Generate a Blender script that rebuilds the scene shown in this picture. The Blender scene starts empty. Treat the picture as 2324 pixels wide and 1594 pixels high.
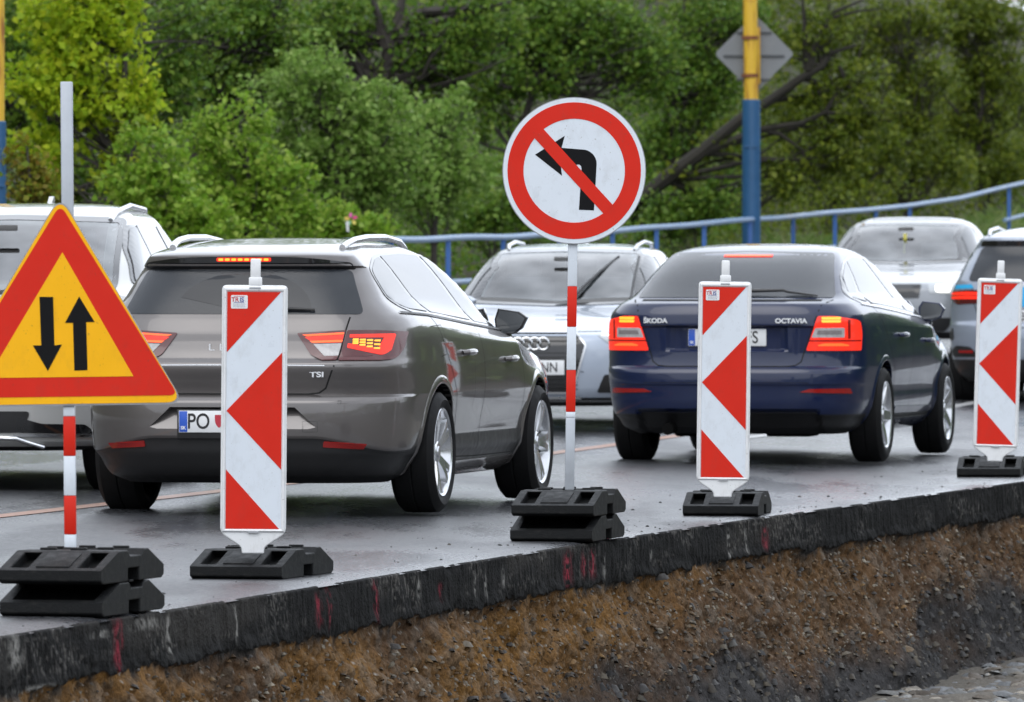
import bpy, bmesh, math, random
import numpy as np
from mathutils import Vector, Matrix
from mathutils.bvhtree import BVHTree

S = bpy.context.scene
COL = S.collection
R = math.radians
random.seed(7)

# ------------------------------------------------------------------ camera
# World: metres, +Y away from the camera, road surface near the camera at z = 0.
F, CX, HY, CH = 18000.0, 1162.0, 624.0, 1.27      # long lens: measured in a 2324 x 1594 copy of the photograph
cam = bpy.data.cameras.new('camera')
cam_o = bpy.data.objects.new('camera', cam); COL.objects.link(cam_o); S.camera = cam_o
cam.sensor_width = 36.0; cam.lens = 36.0 * F / 2324.0
cam_o.location = (0, 0, CH); cam_o.rotation_euler = (R(90), 0, 0)
cam.shift_y = -(797 - HY) / 2324.0
cam.clip_start = 1.0; cam.clip_end = 2000.0
cam.dof.use_dof = True; cam.dof.focus_distance = 36.5; cam.dof.aperture_fstop = 10.5

# ------------------------------------------------------------------ sky, sun, exposure
W = bpy.data.worlds.new("World"); S.world = W; W.use_nodes = True
nt = W.node_tree; bg = nt.nodes['Background']
sky = nt.nodes.new('ShaderNodeTexSky'); sky.sky_type = 'NISHITA'; sky.sun_disc = False
SUN_EL, SUN_AZ = 52.0, 205.0                       # azimuth clockwise from +Y: behind the camera, a little left
sky.sun_elevation = R(SUN_EL); sky.sun_rotation = R(SUN_AZ)
sky.air_density = 1.0; sky.dust_density = 4.0; sky.ozone_density = 1.0
hsv = nt.nodes.new('ShaderNodeHueSaturation'); hsv.inputs['Saturation'].default_value = 0.22
nt.links.new(sky.outputs[0], hsv.inputs['Color'])
# closed cloud deck: bright, slightly bluish grey with soft darker patches, over the clear sky
wtc = nt.nodes.new('ShaderNodeTexCoord'); wno = nt.nodes.new('ShaderNodeTexNoise'); wno.inputs['Scale'].default_value = 2.6; wno.inputs['Detail'].default_value = 5
nt.links.new(wtc.outputs['Generated'], wno.inputs['Vector'])
wcr = nt.nodes.new('ShaderNodeValToRGB'); wcr.color_ramp.elements[0].position = .3; wcr.color_ramp.elements[1].position = .7
wcr.color_ramp.elements[0].color = (.58, .63, .72, 1); wcr.color_ramp.elements[1].color = (.94, 1.0, 1.09, 1)
nt.links.new(wno.outputs['Fac'], wcr.inputs[0])
wsc = nt.nodes.new('ShaderNodeVectorMath'); wsc.operation = 'SCALE'; wsc.inputs['Scale'].default_value = 7.0; nt.links.new(wcr.outputs[0], wsc.inputs[0])
# thinner, brighter cloud low in the sky ahead on the right
wdo = nt.nodes.new('ShaderNodeVectorMath'); wdo.operation = 'DOT_PRODUCT'; wdo.inputs[1].default_value = Vector((.55, .80, .22)).normalized()
wnm = nt.nodes.new('ShaderNodeVectorMath'); wnm.operation = 'NORMALIZE'; nt.links.new(wtc.outputs['Generated'], wnm.inputs[0]); nt.links.new(wnm.outputs[0], wdo.inputs[0])
wmr = nt.nodes.new('ShaderNodeMapRange'); wmr.interpolation_type = 'SMOOTHSTEP'; wmr.inputs['From Min'].default_value = .55; wmr.inputs['From Max'].default_value = .97; wmr.inputs['To Min'].default_value = 7.0; wmr.inputs['To Max'].default_value = 10.5
nt.links.new(wdo.outputs['Value'], wmr.inputs['Value']); nt.links.new(wmr.outputs[0], wsc.inputs['Scale'])
wmx = nt.nodes.new('ShaderNodeMix'); wmx.data_type = 'RGBA'; wmx.inputs[0].default_value = .88
nt.links.new(hsv.outputs[0], wmx.inputs[6]); nt.links.new(wsc.outputs[0], wmx.inputs[7]); nt.links.new(wmx.outputs[2], bg.inputs['Color'])
bg.inputs['Strength'].default_value = 0.15
sun = bpy.data.lights.new('sun', 'SUN'); sun.energy = 0.5; sun.angle = R(50); sun.color = (1, .97, .93)
sun_o = bpy.data.objects.new('sun', sun); COL.objects.link(sun_o)
a_ = R(SUN_AZ); e_ = R(SUN_EL)
sd = Vector((math.sin(a_) * math.cos(e_), math.cos(a_) * math.cos(e_), math.sin(e_)))
sun_o.rotation_euler = sd.to_track_quat('Z', 'Y').to_euler()
S.view_settings.view_transform = 'Standard'; S.view_settings.look = 'None'
S.view_settings.gamma = 1.0; S.view_settings.exposure = 0.85

def at(x, y, Y):
    return Vector(((x - CX) / F * Y, Y, CH - (y - HY) / F * Y))

# ------------------------------------------------------------------ materials
MATS = {}
def pmat(name, col, rough=.5, metal=0., coat=0., var=.08, scale=6., bump=0., bscale=60., emis=None, estr=0., spec=.5, rvar=.08, coatr=.03):
    if name in MATS: return MATS[name]
    m = bpy.data.materials.new(name); m.use_nodes = True; MATS[name] = m
    n = m.node_tree; b = n.nodes['Principled BSDF']; L = n.links.new
    tc = n.nodes.new('ShaderNodeTexCoord')
    no = n.nodes.new('ShaderNodeTexNoise'); no.inputs['Scale'].default_value = scale; no.inputs['Detail'].default_value = 6
    L(tc.outputs['Object'], no.inputs['Vector'])
    mx = n.nodes.new('ShaderNodeMix'); mx.data_type = 'RGBA'
    mx.inputs[6].default_value = (*[c * (1 - var) for c in col], 1); mx.inputs[7].default_value = (*[min(1, c * (1 + var)) for c in col], 1)
    L(no.outputs['Fac'], mx.inputs[0]); L(mx.outputs[2], b.inputs['Base Color'])
    mr = n.nodes.new('ShaderNodeMapRange'); mr.inputs['From Min'].default_value = .3; mr.inputs['From Max'].default_value = .7
    mr.inputs['To Min'].default_value = max(0, rough - rvar * min(1, rough * 2)); mr.inputs['To Max'].default_value = min(1, rough + rvar * min(1, rough * 2))
    L(no.outputs['Fac'], mr.inputs['Value']); L(mr.outputs[0], b.inputs['Roughness'])
    b.inputs['Metallic'].default_value = metal; b.inputs['Coat Weight'].default_value = coat; b.inputs['Coat Roughness'].default_value = coatr
    b.inputs['Specular IOR Level'].default_value = spec
    if bump:
        n2 = n.nodes.new('ShaderNodeTexNoise'); n2.inputs['Scale'].default_value = bscale; n2.inputs['Detail'].default_value = 4
        L(tc.outputs['Object'], n2.inputs['Vector'])
        bp = n.nodes.new('ShaderNodeBump'); bp.inputs['Strength'].default_value = bump; bp.inputs['Distance'].default_value = .004
        L(n2.outputs['Fac'], bp.inputs['Height']); L(bp.outputs[0], b.inputs['Normal'])
    if emis:
        b.inputs['Emission Color'].default_value = (*emis, 1); b.inputs['Emission Strength'].default_value = estr
    return m

def glass_mat(name, tint=(.75, .8, .8), refl=.06):
    if name in MATS: return MATS[name]
    m = bpy.data.materials.new(name); m.use_nodes = True; MATS[name] = m
    n = m.node_tree; n.nodes.remove(n.nodes['Principled BSDF']); L = n.links.new
    out = n.nodes['Material Output']
    tr = n.nodes.new('ShaderNodeBsdfTransparent'); tr.inputs[0].default_value = (*tint, 1)
    gl = n.nodes.new('ShaderNodeBsdfGlossy'); gl.inputs['Roughness'].default_value = .04
    fr = n.nodes.new('ShaderNodeFresnel'); fr.inputs[0].default_value = 1.5
    tc = n.nodes.new('ShaderNodeTexCoord'); no = n.nodes.new('ShaderNodeTexNoise'); no.inputs['Scale'].default_value = 3
    L(tc.outputs['Object'], no.inputs['Vector'])
    ad = n.nodes.new('ShaderNodeMath'); ad.operation = 'MULTIPLY_ADD'; ad.use_clamp = True
    ad.inputs[1].default_value = refl; L(no.outputs['Fac'], ad.inputs[0]); L(fr.outputs[0], ad.inputs[2])
    mx = n.nodes.new('ShaderNodeMixShader'); L(ad.outputs[0], mx.inputs[0]); L(tr.outputs[0], mx.inputs[1]); L(gl.outputs[0], mx.inputs[2])
    L(mx.outputs[0], out.inputs['Surface'])
    return m

# ------------------------------------------------------------------ object helpers
def mesh_obj(name, v, f, mats=(), parent=None, smooth=True, mi=None, sharp=38.):
    me = bpy.data.meshes.new(name)
    me.from_pydata([tuple(p) for p in v], [], [tuple(q) for q in f])
    return link(name, me, mats, parent, smooth, mi, sharp)

def link(name, me, mats=(), parent=None, smooth=True, mi=None, sharp=38.):
    for m in (mats if isinstance(mats, (list, tuple)) else [mats]): me.materials.append(m)
    if mi is not None: me.polygons.foreach_set('material_index', np.asarray(mi, dtype=np.int32))
    if smooth:
        me.polygons.foreach_set('use_smooth', np.ones(len(me.polygons), dtype=bool))
        if sharp: me.set_sharp_from_angle(angle=R(sharp))
    me.update()
    o = bpy.data.objects.new(name, me); COL.objects.link(o)
    if parent: o.parent = parent
    return o

def bm_obj(name, bm, mats=(), parent=None, smooth=True, sharp=38.):
    bmesh.ops.recalc_face_normals(bm, faces=bm.faces)
    me = bpy.data.meshes.new(name); bm.to_mesh(me); bm.free()
    return link(name, me, mats, parent, smooth, None, sharp)

def tag(o, label=None, cat=None, group=None, kind=None):
    if label: o['label'] = label
    if cat: o['category'] = cat
    if group: o['group'] = group
    if kind: o['kind'] = kind
    return o

def empty(name, loc=(0, 0, 0), rz=0., label=None, cat=None, group=None):
    o = bpy.data.objects.new(name, None); COL.objects.link(o); o.empty_display_size = .1
    o.location = loc; o.rotation_euler = (0, 0, rz)
    return tag(o, label, cat, group)

def copy_tree(o, parent=None):
    c = o.copy(); COL.objects.link(c)
    if parent: c.parent = parent
    for ch in list(o.children): copy_tree(ch, c)
    return c

def add_box(bm, c, s, rot=None, mat=0, bev=0.):
    """box with centre c and full size s, bevelled"""
    r = bmesh.ops.create_cube(bm, size=1.0)
    vs = r['verts']
    bmesh.ops.scale(bm, vec=s, verts=vs)
    fs = list({f for v in vs for f in v.link_faces})
    if bev:
        es = list({e for v in vs for e in v.link_edges})
        rb = bmesh.ops.bevel(bm, geom=es, offset=bev, segments=2, affect='EDGES', profile=.5)
        vs = list({v for f in rb['faces'] for v in f.verts} | {v for v in vs if v.is_valid})
        fs = list({f for v in vs for f in v.link_faces})
    if rot is not None: bmesh.ops.rotate(bm, cent=(0, 0, 0), matrix=rot, verts=vs)
    bmesh.ops.translate(bm, vec=c, verts=vs)
    for f in fs: f.material_index = mat
    return vs

def prism_xz(bm, pts, y0, y1, mat=0):
    """polygon in x,z extruded from y0 to y1"""
    a = [bm.verts.new((p[0], y0, p[1])) for p in pts]; b = [bm.verts.new((p[0], y1, p[1])) for p in pts]
    fs = [bm.faces.new(a), bm.faces.new(b[::-1])]
    n = len(pts)
    for i in range(n): fs.append(bm.faces.new((a[i], b[i], b[(i + 1) % n], a[(i + 1) % n])))
    for f in fs: f.material_index = mat
    return fs

def tube_data(path, rad, sides=8, cap=True, flat=1.0):
    """swept tube along a path; rad a number or one per point"""
    P = [Vector(p) for p in path]; n = len(P)
    rr = rad if hasattr(rad, '__len__') else [rad] * n
    v, f = [], []
    up = Vector((0, 0, 1))
    for i in range(n):
        t = (P[min(n - 1, i + 1)] - P[max(0, i - 1)]).normalized()
        s = t.cross(up)
        if s.length < .05: s = t.cross(Vector((0, 1, 0)))
        s.normalize(); u = s.cross(t)
        for k in range(sides):
            a = 2 * math.pi * k / sides
            v.append(P[i] + s * math.cos(a) * rr[i] * flat + u * math.sin(a) * rr[i])
    for i in range(n - 1):
        for k in range(sides):
            k2 = (k + 1) % sides
            f.append((i * sides + k, i * sides + k2, (i + 1) * sides + k2, (i + 1) * sides + k))
    if cap:
        f.append(tuple(range(sides))[::-1]); f.append(tuple(range((n - 1) * sides, n * sides)))
    return v, f

def tubes_obj(name, tubes, mats, parent=None):
    V, Fc = [], []
    for path, rad, sides in tubes:
        v, f = tube_data(path, rad, sides)
        k = len(V); V += v; Fc += [tuple(i + k for i in q) for q in f]
    return mesh_obj(name, V, Fc, mats, parent)

def rpoly(pts, r=.02, n=4):
    """polygon with rounded corners; a point may carry its own radius as third value"""
    out = []; m = len(pts)
    for i in range(m):
        p = Vector(pts[i][:2]); rad = pts[i][2] if len(pts[i]) > 2 else r
        a = Vector(pts[i - 1][:2]) - p; b = Vector(pts[(i + 1) % m][:2]) - p
        if rad <= 0: out.append((p.x, p.y)); continue
        d = min(rad, a.length * .48, b.length * .48)
        A = p + a.normalized() * d; B = p + b.normalized() * d
        for k in range(n + 1):
            t = k / n; q = A * (1 - t) ** 2 + p * 2 * t * (1 - t) + B * t * t
            out.append((q.x, q.y))
    return out

def text_mesh(body, size, extrude=.001, sx=1.0, align='CENTER', offset=0.):
    cu = bpy.data.curves.new('lettering', 'FONT'); cu.body = body; cu.size = size; cu.extrude = extrude; cu.align_x = align; cu.align_y = 'CENTER'; cu.offset = offset
    o = bpy.data.objects.new('lettering', cu); COL.objects.link(o)
    bpy.context.view_layer.update()
    me = bpy.data.meshes.new_from_object(o.evaluated_get(bpy.context.evaluated_depsgraph_get()))
    bpy.data.objects.remove(o)
    me.transform(Matrix.Diagonal((sx, 1, 1, 1)))
    return me

def text_obj(name, body, size, mw, mat, parent=None, extrude=.001, sx=1.0, align='CENTER', offset=0.):
    """mw places the text: local x to the right, local y up, local z towards the reader"""
    me = text_mesh(body, size, extrude, sx, align, offset); me.transform(mw)
    return link(name, me, mat, parent, smooth=False)

def face_mw(loc, n=(0, -1, 0), up=(0, 0, 1)):
    z = Vector(n).normalized(); x = Vector(up).cross(z).normalized(); y = z.cross(x)
    return Matrix.Translation(loc) @ Matrix((x, y, z)).transposed().to_4x4()

# vectorised value noise
def _h(ix, iy, s):
    n = (ix.astype(np.int64) * 374761393 + iy.astype(np.int64) * 668265263 + s * 974634777) & 0x7fffffff
    n = ((n ^ (n >> 13)) * 1274126177) & 0x7fffffff
    return ((n ^ (n >> 16)) & 0xffff) / 65535.0
def vnoise(x, y, s=0):
    x = np.asarray(x, float); y = np.asarray(y, float)
    ix = np.floor(x); iy = np.floor(y); fx = x - ix; fy = y - iy
    fx = fx * fx * (3 - 2 * fx); fy = fy * fy * (3 - 2 * fy)
    a = _h(ix, iy, s); b = _h(ix + 1, iy, s); c = _h(ix, iy + 1, s); d = _h(ix + 1, iy + 1, s)
    return (a * (1 - fx) + b * fx) * (1 - fy) + (c * (1 - fx) + d * fx) * fy
def fbm(x, y, s=0, o=4):
    r = 0; k = .5
    for i in range(o): r = r + k * vnoise(x * 2 ** i, y * 2 ** i, s + i * 17); k *= .5
    return r
def worley(x, y, s=0):
    """distance to the nearest random cell point, that cell's random value"""
    ix = np.floor(x); iy = np.floor(y); best = np.full(x.shape, 9.); val = np.zeros(x.shape); sz = np.zeros(x.shape)
    for dx in (-1, 0, 1):
        for dy in (-1, 0, 1):
            cx = ix + dx; cy = iy + dy
            px = cx + _h(cx, cy, s); py = cy + _h(cx, cy, s + 5)
            d = np.hypot(px - x, py - y); m = d < best
            best = np.where(m, d, best); val = np.where(m, _h(cx, cy, s + 9), val); sz = np.where(m, _h(cx, cy, s + 11), sz)
    return best, val, sz
def sstep(a, b, x):
    t = np.clip((x - a) / (b - a), 0, 1); return t * t * (3 - 2 * t)

def grid_obj(name, V, mats, colors=None, smooth=True, mi=None):
    """V: rows x cols x 3 numpy grid"""
    nr, nc = V.shape[:2]
    idx = np.arange(nr * nc).reshape(nr, nc)
    q = np.stack([idx[:-1, :-1], idx[:-1, 1:], idx[1:, 1:], idx[1:, :-1]], -1).reshape(-1, 4)
    return np_obj(name, V.reshape(-1, 3), q, mats, None if colors is None else colors.reshape(-1, colors.shape[-1]), smooth, mi)

def np_obj(name, v, q, mats, colors=None, smooth=True, mi=None, parent=None):
    me = bpy.data.meshes.new(name); n = len(v); m, k = q.shape
    me.vertices.add(n); me.vertices.foreach_set('co', np.ascontiguousarray(v, dtype=np.float32).ravel())
    me.loops.add(m * k); me.loops.foreach_set('vertex_index', np.ascontiguousarray(q, dtype=np.int32).ravel())
    me.polygons.add(m); me.polygons.foreach_set('loop_start', np.arange(0, m * k, k, dtype=np.int32))
    try: me.polygons.foreach_set('loop_total', np.full(m, k, dtype=np.int32))
    except Exception: pass
    me.update(calc_edges=True); me.validate()
    if colors is not None:
        at_ = me.attributes.new('tint', 'FLOAT_COLOR', 'POINT')
        c = np.ones((n, 4), dtype=np.float32); c[:, :colors.shape[1]] = colors
        at_.data.foreach_set('color', c.ravel())
    return link(name, me, mats, parent, smooth, mi, None)
# ================================================================== ground, road, trench
EDY = np.array([10., 20, 24, 28, 30.04, 34, 38.5, 41.7, 45.2, 49.06, 53, 60, 75, 100, 200])
EDX = np.array([-5.7, -3.58, -2.70, -1.81, -1.355, -.475, .524, 1.304, 2.185, 3.17, 4.10, 5.62, 8.81, 14.12, 35.4])
def edge_x(Y): return np.interp(Y, EDY, EDX)
_ky = [0, 50, 56, 60, 64, 70, 76, 82, 94, 103, 112, 122, 135, 200, 400]; _kz = [0, 0, 0, .005, .02, .08, .18, .30, .50, .68, .90, 1.27, 1.75, 4.2, 12]
RISE_Y = np.arange(0, 400, 1.); RISE_Z = np.convolve(np.pad(np.interp(RISE_Y, _ky, _kz), 4, mode='edge'), np.ones(9) / 9, 'valid')
def road_z(X, Y):
    """the carriageway: level near the edge, banked slightly across and climbing further on"""
    X = np.asarray(X, float); Y = np.asarray(Y, float)
    L = (edge_x(Y) - X) * .974
    return .016 * np.clip(L - 1.2, 0, 8.1) + np.interp(Y, RISE_Y, RISE_Z)

DIR = Vector((math.sin(R(12)), math.cos(R(12)), 0))     # the way the lane runs

def asphalt_mat():
    m = bpy.data.materials.new('wet_asphalt'); m.use_nodes = True
    n = m.node_tree; b = n.nodes['Principled BSDF']; L = n.links.new
    tc = n.nodes.new('ShaderNodeTexCoord')
    mp = n.nodes.new('ShaderNodeMapping'); mp.inputs['Rotation'].default_value = (0, 0, R(12)); mp.inputs['Scale'].default_value = (1, .22, 1)
    L(tc.outputs['Object'], mp.inputs['Vector'])
    big = n.nodes.new('ShaderNodeTexNoise'); big.inputs['Scale'].default_value = 1.1; big.inputs['Detail'].default_value = 7; L(mp.outputs[0], big.inputs['Vector'])
    mid = n.nodes.new('ShaderNodeTexNoise'); mid.inputs['Scale'].default_value = 9; mid.inputs['Detail'].default_value = 5; L(mp.outputs[0], mid.inputs['Vector'])
    fine = n.nodes.new('ShaderNodeTexVoronoi'); fine.inputs['Scale'].default_value = 95; L(tc.outputs['Object'], fine.inputs['Vector'])
    cr = n.nodes.new('ShaderNodeValToRGB'); L(fine.outputs['Color'], cr.inputs[0])
    cr.color_ramp.elements[0].color = (.016, .017, .020, 1); cr.color_ramp.elements[1].color = (.07, .072, .078, 1)
    L(cr.outputs[0], b.inputs['Base Color'])
    wet = n.nodes.new('ShaderNodeMapRange'); wet.inputs['From Min'].default_value = .40; wet.inputs['From Max'].default_value = .62; wet.inputs['To Min'].default_value = .12; wet.inputs['To Max'].default_value = .33
    L(big.outputs['Fac'], wet.inputs['Value'])
    ad = n.nodes.new('ShaderNodeMath'); ad.operation = 'MULTIPLY_ADD'; ad.inputs[1].default_value = .12; L(mid.outputs['Fac'], ad.inputs[0]); L(wet.outputs[0], ad.inputs[2])
    gr = n.nodes.new('ShaderNodeTexNoise'); gr.inputs['Scale'].default_value = 34; gr.inputs['Detail'].default_value = 3; L(tc.outputs['Object'], gr.inputs['Vector'])
    a2 = n.nodes.new('ShaderNodeMath'); a2.operation = 'MULTIPLY_ADD'; a2.inputs[1].default_value = .34; L(gr.outputs['Fac'], a2.inputs[0])
    a3 = n.nodes.new('ShaderNodeMath'); a3.operation = 'ADD'; a3.inputs[1].default_value = -.14; L(ad.outputs[0], a3.inputs[0]); L(a3.outputs[0], a2.inputs[2])
    a4 = n.nodes.new('ShaderNodeMath'); a4.operation = 'MAXIMUM'; a4.inputs[1].default_value = .05; L(a2.outputs[0], a4.inputs[0]); L(a4.outputs[0], b.inputs['Roughness'])
    b.inputs['Specular IOR Level'].default_value = .75
    bs = n.nodes.new('ShaderNodeMapRange'); bs.inputs['From Min'].default_value = .42; bs.inputs['From Max'].default_value = .62; bs.inputs['To Min'].default_value = .12; bs.inputs['To Max'].default_value = .9
    L(big.outputs['Fac'], bs.inputs['Value'])
    bp = n.nodes.new('ShaderNodeBump'); bp.inputs['Distance'].default_value = .006; L(bs.outputs[0], bp.inputs['Strength'])
    L(fine.outputs['Distance'], bp.inputs['Height'])
    b2 = n.nodes.new('ShaderNodeBump'); b2.inputs['Distance'].default_value = .012; b2.inputs['Strength'].default_value = .5
    L(gr.outputs['Fac'], b2.inputs['Height']); L(bp.outputs[0], b2.inputs['Normal']); L(b2.outputs[0], b.inputs['Normal'])
    return m
M_ASPH = asphalt_mat()

def attr_mat(name, rough=.85, bump=.6, bscale=70, var=.5, spec=.35):
    m = bpy.data.materials.new(name); m.use_nodes = True
    n = m.node_tree; b = n.nodes['Principled BSDF']; L = n.links.new
    at_ = n.nodes.new('ShaderNodeAttribute'); at_.attribute_name = 'tint'
    tc = n.nodes.new('ShaderNodeTexCoord'); no = n.nodes.new('ShaderNodeTexNoise'); no.inputs['Scale'].default_value = bscale; no.inputs['Detail'].default_value = 5
    L(tc.outputs['Object'], no.inputs['Vector'])
    mr = n.nodes.new('ShaderNodeMapRange'); mr.inputs['From Min'].default_value = .25; mr.inputs['From Max'].default_value = .75; mr.inputs['To Min'].default_value = 1 - var; mr.inputs['To Max'].default_value = 1 + var
    L(no.outputs['Fac'], mr.inputs['Value'])
    vm = n.nodes.new('ShaderNodeVectorMath'); vm.operation = 'SCALE'; L(at_.outputs['Color'], vm.inputs[0]); L(mr.outputs[0], vm.inputs['Scale'])
    L(vm.outputs[0], b.inputs['Base Color']); b.inputs['Roughness'].default_value = rough; b.inputs['Specular IOR Level'].default_value = spec
    bp = n.nodes.new('ShaderNodeBump'); bp.inputs['Strength'].default_value = bump; bp.inputs['Distance'].default_value = .012
    L(no.outputs['Fac'], bp.inputs['Height']); L(bp.outputs[0], b.inputs['Normal'])
    return m

# road sheet: rows along Y, columns across from the cut edge to the far kerb
KERB = 9.3
ys = np.concatenate([np.arange(6, 24, 2.), np.arange(24, 60, .5), np.arange(60, 150, 2.), np.arange(150, 260, 10.)])
ls = np.concatenate([[0, .05, .12, .3, .6], np.arange(1, KERB, .55), [KERB]])
YY, LL = np.meshgrid(ys, ls, indexing='ij'); XX = edge_x(YY) - LL / .974
V = np.stack([XX, YY, road_z(XX, YY)], -1)
V[:, 0, 2] -= .014; V[:, 1, 2] -= .004
tag(grid_obj('road', V, M_ASPH), kind='structure')

# far kerb, raised walkway and the bank behind it
def walk_z(Y): return road_z(edge_x(Y) - KERB / .974, Y) + .14
cs = [(KERB - .002, -.05), (KERB, .0), (KERB + .03, .9), (KERB + .15, 1.), (KERB + .6, 1.), (KERB + 2.1, 1.0)]
V = np.zeros((len(ys), len(cs), 3))
for j, (l, k) in enumerate(cs):
    X = edge_x(ys) - l / .974; rz = road_z(edge_x(ys) - KERB / .974, ys)
    V[:, j] = np.stack([X, ys, rz + (walk_z(ys) - rz) * k if k >= 0 else rz + k], -1)
M_CONC = pmat('damp_concrete', (.22, .22, .21), .7, bump=.5, bscale=40, var=.2)
tag(grid_obj('pavement', V, M_CONC), kind='structure')

# hillside rising behind the walkway
ls2 = np.concatenate([[KERB + 2.1], np.arange(KERB + 2.6, KERB + 40, 1.1)])
ys2 = np.concatenate([np.arange(10, 60, 4.), np.arange(60, 190, 1.5), np.arange(190, 330, 10.)])
YY, LL = np.meshgrid(ys2, ls2, indexing='ij'); XX = edge_x(YY) - LL / .974
d = LL - KERB - 2.1
Z = walk_z(YY) - .02 + np.where(d > 0, .20 * d + .012 * d * d, 0) + (fbm(XX * .4, YY * .4, 3) - .5) * np.clip(d, 0, 2) * .5
c = np.zeros(Z.shape + (3,)); g = fbm(XX * .9, YY * .9, 8)[..., None]
c[:] = np.array([.035, .05, .018]) * (1 - g) + np.array([.06, .048, .03]) * g
tag(grid_obj('hillside', np.stack([XX, YY, Z], -1), attr_mat('hill_soil', .95, .8, 9), c), kind='structure')
def hill_z(X, Y):
    L = (edge_x(Y) - X) * .974; d = max(0, L - KERB - 2.1)
    return float(walk_z(Y)) - .05 + .20 * d + .012 * d * d

# ground sheet under everything, out to the horizon, at the level of the trench floor
FLOOR = -1.05
M_SOIL = attr_mat('stony_soil', .85, 1.0, 34, .45)
gx = np.concatenate([[-900, -300, -120, -60, -30], np.arange(-16, 30, .5), [40, 70, 140, 400, 900]])
gy = np.concatenate([[-300, -100, -20, 0, 10], np.arange(18, 62, .25), np.arange(64, 100, 4), [130, 200, 400, 900]])
GY, GX = np.meshgrid(gy, gx, indexing='ij')
gz = FLOOR + .10 * (fbm(GX * .8, GY * .8, 21) - .5) + .05 * (fbm(GX * 4, GY * 4, 22) - .5)
gz = np.where(GX < edge_x(GY) - .3, FLOOR - .25, gz)
gz += .04 * np.clip(GX - edge_x(GY) - .9, 0, 4) * ((GY > 22) & (GY < 62))
gc = np.zeros(gz.shape + (3,)); t = fbm(GX * 1.5, GY * 1.5, 23)[..., None]
gc[:] = np.array([.12, .108, .09]) * t + np.array([.08, .07, .055]) * (1 - t)
gc *= np.where((GY > 24) & (GY < 62) & (GX > -20) & (GX < 20), 1., .38)[..., None]
tag(grid_obj('ground', np.stack([GX, GY, gz], -1), M_SOIL, gc), kind='structure')

# the cut bank: black asphalt courses over ochre gravel over grey clay
N_OUT = np.array([.974, -.226])
yb = np.arange(24.5, 57, .0145)
thick = np.interp(yb, [24, 28, 38, 42, 49, 57], [.212, .212, .208, .205, .21, .22])
na = 30; ng = 92
va = np.linspace(0, 1, na); vg = np.linspace(0, 1, ng)[1:]
s = yb / .974
thick = thick + .055 * (fbm(yb / .974 * 3, yb * 0, 37, 6) - .5) + .02 * (vnoise(yb / .974 * 30, yb * 0, 91) - .5)
Zt = -va[None] * thick[:, None]                                    # asphalt rows
sA = np.repeat(s[:, None], na, 1); 
out_a = .012 * np.sqrt(va)[None] - .010 * (va[None] < .04) + .020 * (fbm(sA * 7, Zt * 9, 31) - .5) * np.clip(va * 4, 0, 1)[None]
st = vnoise(sA * 60, Zt * 6, 33)                                    # torn vertical striations
out_a += .008 * (st - .5) + .014 * (vnoise(sA * 30, Zt * 34, 34) - .5) * sstep(.55, 1., va)[None]
chip = sstep(.56, .72, fbm(sA * 6, Zt * 0, 38)) * np.exp(-va / .12)[None]
out_a -= .030 * chip + .012 * (fbm(sA * 14, Zt * 0, 39) - .5) * np.exp(-va / .10)[None]
low = fbm(sA * 3.0, Zt * 0, 36)
out_a += .05 * sstep(.72, 1., va)[None] * (low - .35)
bot = -thick[:, None]
Zg = bot + (FLOOR - .06 - bot) * vg[None]
sG = np.repeat(s[:, None], ng - 1, 1)
d1, v1, z1 = worley(sG * 15, Zg * 17, 41); d2, v2, z2 = worley(sG * 36, Zg * 40, 42); d3, v3, z3 = worley(sG * 7, Zg * 8, 45)
st1 = np.clip(.34 + .2 * z1 - d1, 0, 1); st2 = np.clip(.42 - d2, 0, 1); st3 = np.clip(.18 + .30 * z3 - d3, 0, 1) * (z3 > .55)
und = fbm(sG * 1.6, Zg * 2.2, 43, 5)
clay_top = -.70 - .30 * (fbm(s * .55, s * 0 + 4, 46)[:, None] - .5) * 2 + .10 * (fbm(sG * 5, Zg * 5, 48) - .5)
clay_top = clay_top + .30 * (fbm(sG * 1.1, Zg * 3, 81) - .5)
cl = sstep(.14, -.14, Zg - clay_top)                                # 1 = grey clay
out_g = -.015 + .24 * vg[None] ** 1.25 + .17 * (und - .5) + .022 * np.sqrt(st1) * (1 - .7 * cl) + .010 * np.sqrt(st2) * (1 - .5 * cl) + .022 * np.sqrt(st3) * (1 - .6 * cl) + .07 * (fbm(sG * 5, Zg * 6, 71, 5) - .5) * (1 - .4 * cl) + .028 * (fbm(sG * 16, Zg * 24, 72, 3) - .5) * (1 - .4 * cl) \
    + .05 * cl * (fbm(sG * .7, Zg * 2.2, 49) - .5) * 1.8 + .02 * (fbm(sG * 20, Zg * 20, 47) - .5) * (1 - .6 * cl)
out_g *= np.clip(vg * 14, .25, 1)[None]
OUT = np.concatenate([out_a, out_g], 1); ZZ = np.concatenate([Zt - .012 * (va == 0)[None] - .010 * chip, Zg], 1)
X = edge_x(yb)[:, None] + N_OUT[0] * OUT; Yv = yb[:, None] + N_OUT[1] * OUT
ca = np.zeros(Zt.shape + (3,)); ca[:] = .006
gr = vnoise(sA * 110, Zt * 55, 51); 
sc = sstep(.60, .82, gr) * sstep(.40, .62, fbm(sA * 2.2, Zt * 7, 52)) * sstep(.98, .7, va)[None]
ca += sc[..., None] * np.array([.075, .07, .064])
dirt = sstep(.5, .7, fbm(sA * 1.1, Zt * 3, 53)) * sstep(.0, .5, 1 - va)[None]
ca += dirt[..., None] * np.array([.018, .016, .014])
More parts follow.
